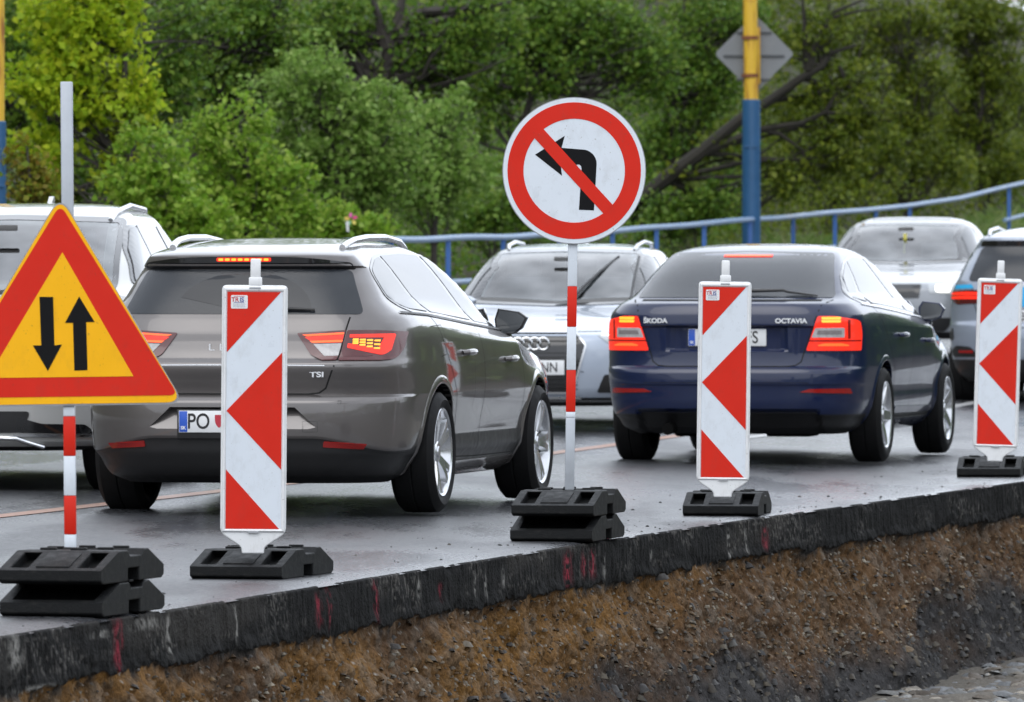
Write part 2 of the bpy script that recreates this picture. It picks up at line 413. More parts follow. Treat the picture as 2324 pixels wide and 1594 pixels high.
for (px, py, w, hh) in ((718, 1385, 6, 34), (745, 1372, 4, 46), (848, 1365, 4, 44), (997, 1345, 3, 18), (1287, 1292, 7, 36), (1322, 1283, 4, 26), (1342, 1280, 5, 28), (1733, 1222, 6, 24), (262, 1470, 6, 60), (272, 1440, 3, 30)):
    Ym = np.interp(px, (edge_x(yb) / yb * F + CX), yb); sm = F / Ym
    dx = (edge_x(yb) / yb * F + CX)[:, None] - px - 6 * (fbm(sA * 9, Zt * 9, 55) - .5); dy = (HY + (CH - Zt) * sm) - py
    k = np.exp(-(dx / w) ** 2) * np.exp(-(dy / hh) ** 4) * .5 * sstep(.40, .75, vnoise(sA * 70, Zt * 40, 56) + .10)
    ca = ca * (1 - k[..., None]) + k[..., None] * np.array([.42, .03, .06])
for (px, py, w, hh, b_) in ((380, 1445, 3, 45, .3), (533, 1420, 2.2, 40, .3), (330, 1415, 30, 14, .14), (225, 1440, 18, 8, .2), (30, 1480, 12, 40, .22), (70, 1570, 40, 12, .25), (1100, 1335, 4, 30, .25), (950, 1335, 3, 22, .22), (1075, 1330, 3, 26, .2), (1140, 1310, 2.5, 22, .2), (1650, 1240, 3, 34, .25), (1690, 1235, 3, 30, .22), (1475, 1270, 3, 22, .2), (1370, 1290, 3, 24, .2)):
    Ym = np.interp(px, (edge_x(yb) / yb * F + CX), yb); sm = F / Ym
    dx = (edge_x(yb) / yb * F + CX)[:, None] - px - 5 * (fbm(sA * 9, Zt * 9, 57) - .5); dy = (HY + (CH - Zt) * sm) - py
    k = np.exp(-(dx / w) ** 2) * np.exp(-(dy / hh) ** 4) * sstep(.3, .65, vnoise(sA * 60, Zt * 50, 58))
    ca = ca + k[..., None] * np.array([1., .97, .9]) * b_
ochre = np.array([.165, .083, .022]); brown = np.array([.090, .051, .026]); grey = np.array([.034, .034, .036])
mixw = sstep(.35, .62, fbm(sG * .5, Zg * 1.2, 61))[..., None]
ochre_w = np.interp(yb, [24, 30, 38, 43, 57], [1., 1., .9, .25, .1])[:, None, None]
cg = brown * (1 - mixw * ochre_w) + ochre * mixw * ochre_w
cg = cg * (.6 + .8 * fbm(sG * 14, Zg * 14, 62)[..., None])
stone = np.stack([.10 + .17 * v1, .085 + .145 * v1, .06 + .12 * v1], -1)
cg = np.where((st1 > .12)[..., None] & (z1 > .35)[..., None], .80 * cg + .20 * stone * .9, cg)
stone3 = np.stack([.07 + .16 * v3, .068 + .145 * v3, .06 + .125 * v3], -1)
cg = np.where((st3 > .02)[..., None], .75 * cg + .25 * stone3, cg)
cg = np.where(((st2 > .22) & (v2 > .90))[..., None], np.array([.28, .26, .23]), cg)
clc = grey * (.6 + .9 * fbm(sG * 1.3, Zg * 4.5, 63)[..., None]) * np.array([1.05, 1., .95])
smear = sstep(.52, .70, fbm(sG * .55, Zg * 2.4, 82))[..., None]
clc = clc * (1 - .6 * smear) + brown * .8 * .6 * smear
cg = cg * (1 - cl[..., None]) + clc * cl[..., None]
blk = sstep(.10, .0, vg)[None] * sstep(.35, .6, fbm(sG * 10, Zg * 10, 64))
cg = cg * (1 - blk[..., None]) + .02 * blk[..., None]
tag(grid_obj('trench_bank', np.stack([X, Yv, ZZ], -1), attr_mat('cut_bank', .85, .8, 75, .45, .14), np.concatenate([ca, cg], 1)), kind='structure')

# loose slate rubble on the trench floor, one uncountable mass
def rubble(name, n, place, smin, smax, flat, cols, label=None, seed=1):
    rng = np.random.default_rng(seed)
    base = np.array([[1, 0, -.3], [.3, .9, -.3], [-.8, .6, -.3], [-.9, -.5, -.3], [.2, -1, -.3], [.6, .1, .5], [-.1, .6, .55], [-.6, -.1, .45], [.1, -.5, .6]])
    fc = np.array([[0, 1, 5], [1, 6, 5], [1, 2, 6], [2, 7, 6], [2, 3, 7], [3, 8, 7], [3, 4, 8], [4, 5, 8], [4, 0, 5], [5, 6, 8], [6, 7, 8]])
    P = place(rng, n); s_ = smin * (smax / smin) ** (rng.random(n) ** 2.2)
    a = rng.random(n) * 6.283; tl = (rng.random((n, 2)) - .5) * .7
    v = base[None] * (1 + .5 * (rng.random((n, 9, 3)) - .5)) * np.array([1, .7, flat])
    z = v[..., 2] + v[..., 0] * tl[:, :1] + v[..., 1] * tl[:, 1:]
    x = v[..., 0] * np.cos(a)[:, None] - v[..., 1] * np.sin(a)[:, None]; y = v[..., 0] * np.sin(a)[:, None] + v[..., 1] * np.cos(a)[:, None]
    v = np.stack([x, y, z], -1) * s_[:, None, None] + P[:, None]
    q = (fc[None] + 9 * np.arange(n)[:, None, None]).reshape(-1, 3)
    c = np.array(cols)[rng.integers(0, len(cols), n)] * (.6 + .8 * rng.random((n, 1)))
    o = np_obj(name, v.reshape(-1, 3), q, MATS.setdefault('rubble_stone', attr_mat('rubble_stone', .7, .5, 60, .3)), np.repeat(c, 9, 0), smooth=False)
    return tag(o, label, kind='stuff')
def on_floor(rng, n):
    Y = 34 + 22 * rng.random(n); X = edge_x(Y) + .30 + 3.2 * rng.random(n) ** 1.3
    z = FLOOR + .10 * (fbm(X * .8, Y * .8, 21) - .5) + .04 * np.clip(X - edge_x(Y) - .9, 0, 4)
    return np.stack([X, Y, z], -1)
KX, KY, KZ = X, Yv, ZZ
def on_bank(rng, n):
    j = rng.integers(0, KX.shape[0], n); r_ = na + (rng.random(n) ** .8 * (ng - 6)).astype(int)
    p = np.stack([KX[j, r_], KY[j, r_], KZ[j, r_]], -1); keep = cl[j, r_ - na] < .6
    p = p[keep]; return np.concatenate([p, p])[:n] if len(p) * 2 >= n else np.resize(p, (n, 3))
rubble('gravel_stones', 14000, on_bank, .004, .028, .6, [(.12, .07, .025), (.14, .08, .03), (.075, .05, .028), (.05, .034, .02), (.08, .062, .042), (.12, .10, .068), (.03, .027, .024), (.045, .04, .035), (.10, .055, .02), (.085, .048, .02), (.19, .165, .125)], seed=9)
rubble('embedded_stones', 260, on_bank, .02, .060, .5, [(.10, .07, .04), (.07, .055, .04), (.045, .04, .036), (.12, .10, .075)], seed=15)
def on_clay(rng, n):
    j = rng.integers(0, KX.shape[0], n * 3); r_ = na + rng.integers(0, ng - 4, n * 3); k = cl[j, r_ - na] > .45; j, r_ = j[k][:n], r_[k][:n]
    return np.resize(np.stack([KX[j, r_], KY[j, r_], KZ[j, r_]], -1), (n, 3))
rubble('clay_lumps', 6000, on_clay, .006, .045, .8, [(.026, .025, .025), (.035, .033, .032), (.018, .017, .017), (.045, .038, .03), (.06, .05, .036), (.075, .07, .062)], seed=12)
rubble('rubble', 9000, on_floor, .012, .10, .35, [(.17, .17, .165), (.12, .125, .13), (.2, .18, .15), (.1, .085, .07)], seed=3)
def on_road(rng, n):
    Y = 27 + 26 * rng.random(n); X = edge_x(Y) - .05 - 1.5 * rng.random(n) ** 1.8
    return np.stack([X, Y, road_z(X, Y) + .002], -1)
rubble('asphalt_crumbs', 260, on_road, .004, .014, .6, [(.02, .02, .02), (.04, .035, .03)], seed=4)

# painted lines
def line_strip(name, pts, w, mat):
    v = []; f = []
    P = []
    for (x0, y0), (x1, y1) in zip(pts[:-1], pts[1:]):
        k = max(2, int(math.hypot(x1 - x0, y1 - y0) / .5))
        P += [(x0 + (x1 - x0) * i / k, y0 + (y1 - y0) * i / k) for i in range(k)]
    P.append(pts[-1])
    for i, (x, y) in enumerate(P):
        for sgn in (-1, 1):
            X = x + sgn * w / 2 * .978; Y = y - sgn * w / 2 * .208
            v.append((X, Y, float(road_z(X, Y)) + .004))
        if i: f.append((2 * i - 2, 2 * i - 1, 2 * i + 1, 2 * i))
    return tag(mesh_obj(name, v, f, mat, smooth=False), kind='structure')
M_ORANGE = pmat('worn_orange_paint', (.30, .13, .065), .35, var=.3, scale=14)
M_WLINE = pmat('worn_white_paint', (.38, .38, .38), .35, var=.25, scale=14)
line_strip('orange_road_line', [(-4.6, 31.5), (-2.62, 40.4), (.2, 53.9), (1.29, 60.0), (5, 78)], .13, M_ORANGE)
line_strip('white_road_line', [(1.55, 58.5), (4.65, 73.0), (8.5, 90)], .13, M_WLINE)
# ================================================================== trees, bushes, grass
def leaf_mat(name, c0, c1, c2, trans=.35):
    m = bpy.data.materials.new(name); m.use_nodes = True
    n = m.node_tree; b = n.nodes['Principled BSDF']; L = n.links.new; out = n.nodes['Material Output']
    g = n.nodes.new('ShaderNodeNewGeometry'); cr = n.nodes.new('ShaderNodeValToRGB'); L(g.outputs['Random Per Island'], cr.inputs[0])
    e = cr.color_ramp.elements; e[0].color = (*c0, 1); e[1].color = (*c2, 1); x = e.new(.55); x.color = (*c1, 1)
    L(cr.outputs[0], b.inputs['Base Color']); b.inputs['Roughness'].default_value = .42; b.inputs['Specular IOR Level'].default_value = .22
    tl = n.nodes.new('ShaderNodeBsdfTranslucent'); L(cr.outputs[0], tl.inputs[0])
    mx = n.nodes.new('ShaderNodeMixShader'); mx.inputs[0].default_value = trans
    L(b.outputs[0], mx.inputs[1]); L(tl.outputs[0], mx.inputs[2]); L(mx.outputs[0], out.inputs['Surface'])
    return m
LEAF = {
    'maple': leaf_mat('maple_leaf', (0.247, 0.392, 0.024), (0.410, 0.545, 0.027), (0.516, 0.572, 0.034), .5),
    'fresh': leaf_mat('fresh_leaf', (0.140, 0.282, 0.024), (0.246, 0.403, 0.037), (0.365, 0.470, 0.087), .45),
    'soft': leaf_mat('soft_leaf', (0.123, 0.235, 0.032), (0.205, 0.338, 0.062), (0.301, 0.408, 0.116), .42),
    'dark': leaf_mat('dark_leaf', (0.059, 0.134, 0.015), (0.116, 0.214, 0.025), (0.194, 0.275, 0.039), .36),
    'olive': leaf_mat('olive_leaf', (0.061, 0.095, 0.011), (0.118, 0.168, 0.016), (0.202, 0.238, 0.025), .4),
    'russet': leaf_mat('russet_leaf', (0.203, 0.135, 0.020), (0.246, 0.246, 0.028), (0.141, 0.229, 0.022), .4),
    'grass': leaf_mat('grass_blade', (0.132, 0.219, 0.053), (0.192, 0.286, 0.081), (0.301, 0.326, 0.155), .3),
}
M_BARK = pmat('damp_bark', (.036, .030, .026), .8, bump=1., bscale=18, var=.4, scale=3)
M_BARKL = pmat('lichen_bark', (.022, .019, .014), .85, bump=1., bscale=18, var=.6, scale=4)

def leaves_np(cent, rad, n_each, size, rng, droop=.0, sq=(1, 1, .8)):
    """small pointed leaf blades scattered through the clumps around cent"""
    k = len(cent); n = k * n_each; tw = 6
    D = rng.normal(size=(k, tw, 3)); D[..., 2] += .25; D /= np.linalg.norm(D, axis=2)[..., None]     # leaves sit along a few twigs of every clump
    pick = rng.integers(0, tw, (k, n_each)); d = np.take_along_axis(D, pick[..., None], 1).reshape(n, 3)
    r0 = np.repeat(np.asarray(rad), n_each)[:, None]; rr = r0 * (1.25 * rng.random((n, 1)) ** .75)
    p = np.repeat(np.asarray(cent), n_each, 0) + d * rr * np.array(sq) + rng.normal(size=(n, 3)) * r0 * .17
    ax = rng.normal(size=(n, 3)) + d * .6; ax[:, 2] -= droop; ax /= np.linalg.norm(ax, axis=1)[:, None]
    nr = rng.normal(size=(n, 3)) * .75 + np.array([0, -.35, .9]); sd_ = np.cross(ax, nr); sd_ /= np.maximum(1e-6, np.linalg.norm(sd_, axis=1))[:, None]
    s_ = (size * (.35 + 1.05 * rng.random(n) ** 1.3))[:, None]
    up = np.cross(sd_, ax) * .18
    v = np.stack([p, p + (ax * .5 + sd_ * .36 + up) * s_, p + ax * s_, p + (ax * .5 - sd_ * .36 + up) * s_], 1)
    return v.reshape(-1, 3), np.arange(4 * n).reshape(-1, 4)

def make_tree(name, base, h, r, crown, leaf, size, n_cl, n_each, cl_r, seed, lean=(0, 0), label='', bark=None, trunk=None, cat='tree', group=None, twig=True):
    """crown: list of (dx, dy, z, rx, ry, rz) ellipsoids relative to the base that hold the leaf clumps"""
    rng = np.random.default_rng(seed); rnd = random.Random(seed)
    t = empty(name, base, 0, label, cat, group)
    cents, rads = [], []; tubes = []
    if trunk is None:
        trunk = [(0, 0, -.4)] + [(lean[0] * q * h + .12 * h * .1 * rnd.uniform(-1, 1), lean[1] * q * h, q * h * .92) for q in (.15, .3, .45, .6, .75, .9, 1)]
    n = len(trunk); tubes.append((trunk, [r * (1 - .85 * i / (n - 1)) for i in range(n)], 8))
    vol = [c[3] * c[4] * c[5] for c in crown]; tot = sum(vol)
    for c, vv in zip(crown, vol):
        kk = max(3, int(n_cl * vv / tot))
        for _ in range(kk):
            d = rng.normal(size=3); d /= np.linalg.norm(d); q = rng.random() ** .40
            cc = np.array([c[0] + d[0] * c[3] * q, c[1] + d[1] * c[4] * q, c[2] + d[2] * c[5] * q])
            cents.append(cc); rads.append(cl_r * (.55 + .9 * rng.random()))
    cents = np.array(cents)
    # limbs reach from the trunk towards some of the clumps, twigs from limbs to their neighbours
    tp = np.array(trunk); order = rng.permutation(len(cents))
    for k in order[:max(6, len(cents) // (5 if len(trunk) < 9 else 14))]:
        cc = cents[k]; lo = tp[(tp[:, 2] < cc[2] - .1)]
        if not len(lo): continue
        st = lo[np.argmin(np.linalg.norm(lo - cc, axis=1) + rng.random(len(lo)) * .5)]
        mid = (st + cc) / 2 + rng.normal(size=3) * .10 * np.linalg.norm(cc - st) + np.array([0, 0, -.06 * np.linalg.norm(cc - st)])
        q1 = st * .6 + mid * .45 - st * .05; r0 = r * rng.uniform(.22, .42)
        tubes.append(([tuple(st), tuple(st * .5 + mid * .5), tuple(mid), tuple(mid * .45 + cc * .55 + rng.normal(size=3) * .05), tuple(cc)], [r0, r0 * .75, r0 * .55, r0 * .35, r0 * .12], 5))
        if twig:
            for _ in range(2):
                e = cc + rng.normal(size=3) * cl_r * 1.3
                tubes.append(([tuple(mid), tuple((mid + e) / 2 + rng.normal(size=3) * .08), tuple(e)], [r0 * .32, r0 * .2, r0 * .06], 4))
    tubes_obj('trunk', tubes, bark or M_BARK, t)
    v, q = leaves_np(cents, rads, n_each, size, rng)
    np_obj('crown', v, q, LEAF[leaf], parent=t, smooth=False)
    return t

def rail_Y(px): return 17.9 / (.208 - .978 * (px - CX) / F)
def tr(name, px, off, r, crown, leaf, size, n_cl, n_each, cl_r, seed, trunk, label, bark=None, cat='tree', group=None, limbs=()):
    """a tree off metres beyond the railing; crown and stem are measured in the photograph and stand at that distance"""
    Y = rail_Y(px) + off; X = (px - CX) / F * Y; base = (X, Y, hill_z(X, Y)); k = Y / F; B = Vector(base)
    loc = lambda p: tuple(at(p[0], p[1], Y) - B + Vector((0, p[2] if len(p) > 2 else 0, 0)))
    cr = [((c[0] - CX) * k - X, .1, CH - (c[1] - HY) * k - base[2], c[2] * k, min(c[2], 150) * k * .8, c[3] * k) for c in crown]
    tk = [(0, 0, -.4)] + [loc(p) for p in trunk]
    t = make_tree(name, base, 0, r, cr, leaf, size, n_cl, n_each, cl_r, seed, label=label, bark=bark, trunk=tk, cat=cat, group=group)
    if limbs:
        o = tubes_obj('limb', [([loc(p) for p in pts], [r0 * (1 - .8 * i / (len(pts) - 1)) for i in range(len(pts))], 6) for pts, r0 in limbs], bark or M_BARK, t)
    return t

tr('maple_tree', 315, 5, .075, [(200, 40, 150, 110), (190, 180, 150, 110), (270, 250, 85, 120), (120, 330, 90, 60), (280, 380, 60, 70), (60, 200, 50, 80)], 'maple', .082, 230, 52, .17, 11,
   [(312, 480), (296, 380), (282, 250), (284, 120), (276, -40)], 'yellow-green maple at the left, the brightest tree on the slope',
   limbs=[([(296, 380), (240, 320), (200, 270)], .03), ([(284, 250), (330, 180), (350, 120)], .025)])
tr('sapling', 556, 3.5, .05, [(540, 320, 90, 80), (470, 300, 70, 60), (610, 410, 100, 80), (490, 430, 110, 80), (560, 500, 160, 60)], 'fresh', .064, 220, 48, .14, 12,
   [(555, 540), (566, 380), (545, 280)], 'fresh green young tree with thin dark stem above the brown estate car roof', limbs=[([(562, 420), (610, 380), (640, 340)], .02), ([(560, 470), (500, 380), (480, 300)], .02)])
tr('roadside_bush', 380, 3, .03, [(350, 440, 110, 90), (430, 510, 110, 60), (330, 340, 60, 70)], 'fresh', .075, 120, 40, .14, 13,
   [(372, 560), (380, 450), (385, 380)], 'low bright green bush between the white car roof and the thin dark stem', cat='bush')
tr('willow_tree', 770, 5, .06, [(690, 210, 110, 100), (850, 300, 130, 110), (740, 400, 120, 110), (640, 290, 60, 90), (890, 420, 90, 90)], 'soft', .068, 320, 44, .17, 14,
   [(775, 560), (770, 420), (745, 300), (720, 180)], 'soft grey-green tree filling the middle of the slope left of the round sign', limbs=[([(770, 440), (840, 380), (900, 280)], .03), ([(765, 400), (680, 320), (660, 240)], .025)])
tr('hawthorn_bush', 985, 5, .045, [(970, 330, 100, 90), (1040, 410, 90, 80), (940, 450, 100, 70), (1010, 250, 60, 50)], 'soft', .07, 190, 36, .15, 15,
   [(985, 560), (990, 430), (975, 330), (1000, 240)], 'grey-green bush with dark stems just left of the round sign', cat='bush', limbs=[([(990, 470), (1050, 380), (1110, 330)], .02), ([(985, 480), (935, 390), (900, 350)], .02)])
tr('roadside_bush', 800, 2.6, .03, [(770, 520, 90, 50), (850, 530, 60, 40), (690, 535, 70, 40)], 'fresh', .075, 100, 40, .12, 16,
   [(800, 600), (800, 530)], 'bright green low bush holding the colourful pinwheel', cat='bush')
tr('elder_bush', 70, 5, .04, [(78, 420, 45, 60), (40, 350, 30, 40), (110, 440, 50, 40)], 'russet', .065, 50, 36, .13, 17,
   [(75, 520), (70, 420), (60, 330)], 'russet and yellow bush beside the blue post at the left edge', cat='bush')
tr('slope_tree', 60, 13, .09, [(60, 80, 140, 130), (20, 260, 120, 120), (360, 200, 120, 130), (420, 60, 100, 90), (170, 420, 150, 90)], 'dark', .072, 363, 42, .2, 18,
   [(60, 480), (50, 300), (70, 100), (80, -40)], 'dark green tree behind the yellow-green maple')
tr('forked_tree', 870, 13, .17, [(760, 60, 120, 80), (1000, 110, 130, 80), (1090, 50, 100, 60), (930, 200, 90, 70), (680, 130, 80, 60)], 'dark', .072, 330, 37, .2, 19,
   [(876, 480), (874, 200), (884, 90), (905, 40), (925, -60)], 'dark forked tree with long bare limbs above the middle of the slope',
   limbs=[([(882, 110), (858, 40), (840, -30)], .10), ([(886, 82), (925, 45), (959, 26), (1050, 22), (1110, 16), (1160, 4)], .08), ([(874, 240), (830, 190), (800, 130), (770, 60)], .04)])
tr('mossy_limbed_tree', 470, 12, .09, [(450, 30, 90, 70), (580, 60, 110, 80), (500, 190, 90, 80), (650, 170, 90, 80), (420, 170, 50, 70)], 'dark', .072, 330, 37, .18, 20,
   [(450, 480), (440, 300), (420, 150), (400, 60), (395, -40)], 'dark tree with a drooping mossy limb between the maple and the forked tree', bark=M_BARKL,
   limbs=[([(396, -20), (399, 38), (456, 84), (532, 110), (608, 106), (722, 99)], .075), ([(640, -30), (620, 40), (640, 100)], .05), ([(560, 110), (620, 125), (690, 150)], .03)])
tr('locust_tree', 1200, 11, .08, [(1200, 130, 150, 110), (1330, 70, 130, 80), (1100, 240, 80, 90), (1440, 150, 110, 110), (1240, 20, 100, 50)], 'dark', .072, 418, 42, .19, 21,
   [(1180, 520), (1170, 350), (1210, 200), (1260, 60), (1280, -40)], 'mid green tree directly above the round sign', limbs=[([(1205, 210), (1180, 130), (1120, 60)], .04), ([(1215, 190), (1330, 120), (1420, 50)], .04)])
tr('locust_tree', 1520, 13, .09, [(1560, 130, 120, 120), (1620, 230, 90, 80), (1540, 330, 90, 90), (1640, 50, 120, 70), (1470, 380, 60, 70), (1650, 380, 70, 60)], 'dark', .072, 363, 42, .18, 22,
   [(1540, 500), (1530, 380), (1510, 240), (1540, 100), (1560, -30)], 'deep green tree between the round sign and the blue and yellow post', limbs=[([(1520, 300), (1570, 210), (1640, 120)], .04)])
tr('leaning_tree', 1480, 9, .125, [(1860, 60, 60, 60), (1930, 180, 80, 50), (1900, 330, 100, 70), (1780, 110, 60, 50), (1980, 260, 70, 60), (1800, 400, 90, 50), (1850, 230, 80, 30), (1640, 330, 50, 40), (1560, 390, 50, 30), (1740, 250, 40, 30)], 'olive', .085, 270, 26, .17, 23,
   [(1440, 462), (1508, 408), (1590, 347), (1678, 273), (1749, 227), (1820, 177), (1868, 150), (1887, 120), (1944, 103)], 'old tree with a thick trunk leaning right behind the blue and yellow post', bark=M_BARKL,
   limbs=[([(1834, 160), (1828, 110), (1827, 71), (1820, -20)], .075), ([(1838, 150), (1848, 106), (1891, 28), (1960, 0)], .07), ([(1600, 345), (1728, 294), (1820, 280), (1873, 255), (1944, 262)], .07),
          ([(1735, 296), (1770, 305), (1820, 340), (1838, 397), (1870, 443)], .04), ([(1873, 255), (1900, 210), (1950, 165), (2030, 170)], .03),
          ([(1904, 150), (1930, 200), (1960, 240), (1990, 290)], .03), ([(1891, 40), (1950, 25), (2010, 20)], .03)])
for px, off, cr, lab, sd_, n_ in (
        (1880, 12, [(1820, 260, 80, 50), (1880, 400, 110, 60), (1790, 380, 70, 60), (1900, 60, 70, 60), (1990, 340, 80, 60)], 'olive green tree right of the grey diamond sign', 31, 190),
        (2060, 10, [(2050, 60, 110, 60), (2080, 190, 100, 60), (2040, 290, 110, 60), (2000, 390, 100, 50), (2130, 380, 90, 60), (1960, 130, 60, 60)], 'olive green tree above the roof of the silver saloon', 32, 300),
        (2230, 10, [(2220, 50, 110, 70), (2250, 170, 100, 70), (2200, 280, 100, 60), (2260, 380, 90, 50)], 'yellowish olive tree near the upper right corner', 33, 300),
        (2420, 8, [(2400, 60, 110, 100), (2380, 240, 100, 90), (2350, 380, 90, 60), (2460, 380, 110, 90)], 'olive tree cut off by the right edge of the photo', 34, 240)):
    tr('hillside_tree', px, off, .08, cr, 'olive', .082, n_, 44, .19, sd_, [(px, 480), (px - 8, 330), (px + 6, 150), (px, -40)], lab, group='olive trees on the right of the slope',
       limbs=[([(px - 4, 330), (px - 60, 250), (px - 100, 200)], .035), ([(px + 3, 250), (px + 60, 160), (px + 90, 60)], .03)])
tr('dogwood_bush', 1580, 6, .03, [(1540, 500, 70, 50), (1620, 470, 60, 50)], 'dark', .07, 80, 36, .13, 41,
   [(1580, 590), (1575, 500)], 'dark green bush under the railing right of the round sign', cat='bush')
tr('dogwood_bush', 1120, 5, .03, [(1090, 500, 80, 60), (1170, 470, 60, 60), (1230, 520, 60, 40)], 'dark', .065, 110, 36, .13, 42,
   [(1120, 600), (1125, 500)], 'dark green bush behind the railing left of the round sign', cat='bush')

# the wood behind them, one mass of leaves over the upper slope
def wood_mass(name, leaf, n, x0, x1, dmin, dmax, hmax, seed, size=.13):
    rng = np.random.default_rng(seed)
    Y = rng.uniform(86, 175, n); dd = rng.uniform(dmin, dmax, n)
    X = edge_x(Y) - (KERB + 2.1 + dd) / .974
    px = X / Y * F + CX; k = (px > x0) & (px < x1); X, Y, dd = X[k], Y[k], dd[k]
    z = walk_z(Y) + .20 * dd + .012 * dd * dd + hmax * rng.random(len(X))
    v, q = leaves_np(np.stack([X, Y, z], -1), np.full(len(X), .5), 26, size, rng)
    return tag(np_obj(name, v, q, LEAF[leaf], smooth=False), kind='stuff')
wood_mass('woodland', 'dark', 6500, -300, 1650, 5.5, 18, 11.0, 51)
wood_mass('woodland_olive', 'olive', 9500, 1500, 3600, 4.5, 24, 12.0, 52)
wood_mass('undergrowth', 'dark', 3600, -300, 1650, .9, 5.5, 1.1, 53, .08)
wood_mass('undergrowth_olive', 'olive', 3600, 1560, 3200, .75, 5.5, 1.2, 54, .085)
# woods to the right of the road and behind the camera, outside the frame, mirrored in the wet cars
def far_wood(name, pts, hmax, n, seed):
    rng = np.random.default_rng(seed); t = rng.random(n) * (len(pts) - 1); i = t.astype(int); f = (t - i)[:, None]; P = np.array(pts, float)
    xy = P[i] * (1 - f) + P[i + 1] * f + rng.normal(size=(n, 2)) * 2.5
    z = FLOOR + hmax * (.5 + .6 * fbm(xy[:, 0] * .1, xy[:, 1] * .1, seed)) * rng.random(n) ** .7
    v, q = leaves_np(np.stack([xy[:, 0], xy[:, 1], z], -1), np.full(n, 1.3), 14, .7, rng)
    return tag(np_obj(name, v, q, LEAF['dark'], smooth=False), kind='stuff')
far_wood('roadside_wood', [(28, 60), (33, 80), (36, 100), (40, 122), (43, 145), (44, 180), (44, 220)], 15.0, 9000, 71)
far_wood('wood_behind', [(-60, -20), (-30, -55), (0, -62), (40, -55), (60, -10), (58, 30), (40, 52)], 10.0, 4200, 72)
# long grass on the bank behind the railing
def grass(name, n, seed):
    rng = np.random.default_rng(seed)
    Y = rng.uniform(80, 135, n); dd = rng.uniform(.05, .6, n); X = edge_x(Y) - (KERB + 2.15 + dd) / .974
    px = X / Y * F + CX; k = (px > 1560) & (rng.random(n) < sstep(1560, 1680, px) * (1 - .8 * sstep(1880, 1980, px))); X, Y, dd = X[k], Y[k], dd[k]; n = len(X)
    z = walk_z(Y) + .20 * dd; h = rng.uniform(.2, .55, n) * (.5 + .9 * vnoise(X * .5, Y * .5, 5)); a = rng.uniform(0, 6.28, n); b = rng.normal(size=(n, 2)) * .14
    w = .006; P = np.stack([X, Y, z], -1); s_ = np.stack([np.cos(a), np.sin(a), a * 0], -1) * w; up = np.stack([b[:, 0], b[:, 1], h], -1)
    v = np.stack([P - s_, P + s_, P + up * .6 + s_ * .7, P + up * 1.0 + np.stack([b[:, 0], b[:, 1], h * 0], -1) * .8], 1)
    return tag(np_obj(name, v.reshape(-1, 3), np.arange(4 * n).reshape(-1, 4), LEAF['grass'], smooth=False), kind='stuff')
grass('long_grass', 26000, 61)
# ================================================================== signs, beacons, railing, posts
M_WHITEP = pmat('white_plastic', (.74, .75, .76), .35, var=.05, scale=20)
M_REFLW = pmat('white_sheeting', (.66, .71, .77), .30, var=.04, scale=12)
M_REFLR = pmat('red_sheeting', (.62, .022, .010), .4, var=.06, scale=10, spec=.2)
M_YEL = pmat('yellow_sheeting', (.90, .45, .008), .4, var=.05, scale=10, spec=.2)
M_BLK = pmat('black_sheeting', (.005, .005, .006), .6, var=.2, scale=20, spec=.15)
M_RUB = pmat('recycled_rubber', (.0065, .007, .0075), .6, spec=.2, var=.4, scale=30, bump=.5, bscale=120)
M_GALV = pmat('galvanised_steel', (.42, .45, .49), .45, metal=.35, var=.15, scale=25)
M_RIM = pmat('grey_rim', (.30, .31, .33), .4, metal=.4, var=.2, scale=15)
M_TXTR = pmat('sticker_red', (.45, .03, .05), .5); M_TXTB = pmat('sticker_blue', (.03, .05, .25), .5)
M_TXTG = pmat('sticker_grey', (.35, .36, .42), .5)
def grime(m, amount=.35, col=(.30, .29, .27), zs=.5):
    n = m.node_tree; b = n.nodes['Principled BSDF']; L = n.links.new; src = b.inputs['Base Color'].links[0].from_socket
    tc = n.nodes.new('ShaderNodeTexCoord'); mp = n.nodes.new('ShaderNodeMapping'); mp.inputs['Scale'].default_value = (14, 14, 14 * zs); L(tc.outputs['Object'], mp.inputs[0])
    a = n.nodes.new('ShaderNodeTexNoise'); a.inputs['Scale'].default_value = 1.3; a.inputs['Detail'].default_value = 9; a.inputs['Roughness'].default_value = .7; L(mp.outputs[0], a.inputs['Vector'])
    mr = n.nodes.new('ShaderNodeMapRange'); mr.inputs['From Min'].default_value = .52; mr.inputs['From Max'].default_value = .78; mr.inputs['To Max'].default_value = amount; L(a.outputs['Fac'], mr.inputs['Value'])
    v = n.nodes.new('ShaderNodeTexNoise'); v.inputs['Scale'].default_value = 85; v.inputs['Detail'].default_value = 2; L(tc.outputs['Object'], v.inputs['Vector'])
    m2 = n.nodes.new('ShaderNodeMapRange'); m2.inputs['From Min'].default_value = .70; m2.inputs['From Max'].default_value = .74; m2.inputs['To Max'].default_value = .6; L(v.outputs['Fac'], m2.inputs['Value'])
    mxx = n.nodes.new('ShaderNodeMath'); mxx.operation = 'MAXIMUM'; L(mr.outputs[0], mxx.inputs[0]); L(m2.outputs[0], mxx.inputs[1])
    mx = n.nodes.new('ShaderNodeMix'); mx.data_type = 'RGBA'; L(mxx.outputs[0], mx.inputs[0]); L(src, mx.inputs[6]); mx.inputs[7].default_value = (*col, 1); L(mx.outputs[2], b.inputs['Base Color'])
grime(M_WHITEP, .45); grime(M_REFLW, .28); grime(M_REFLR, .30, (.30, .05, .035)); grime(M_YEL, .25, (.45, .24, .03)); grime(M_RUB, .5, (.045, .042, .038), 1.)
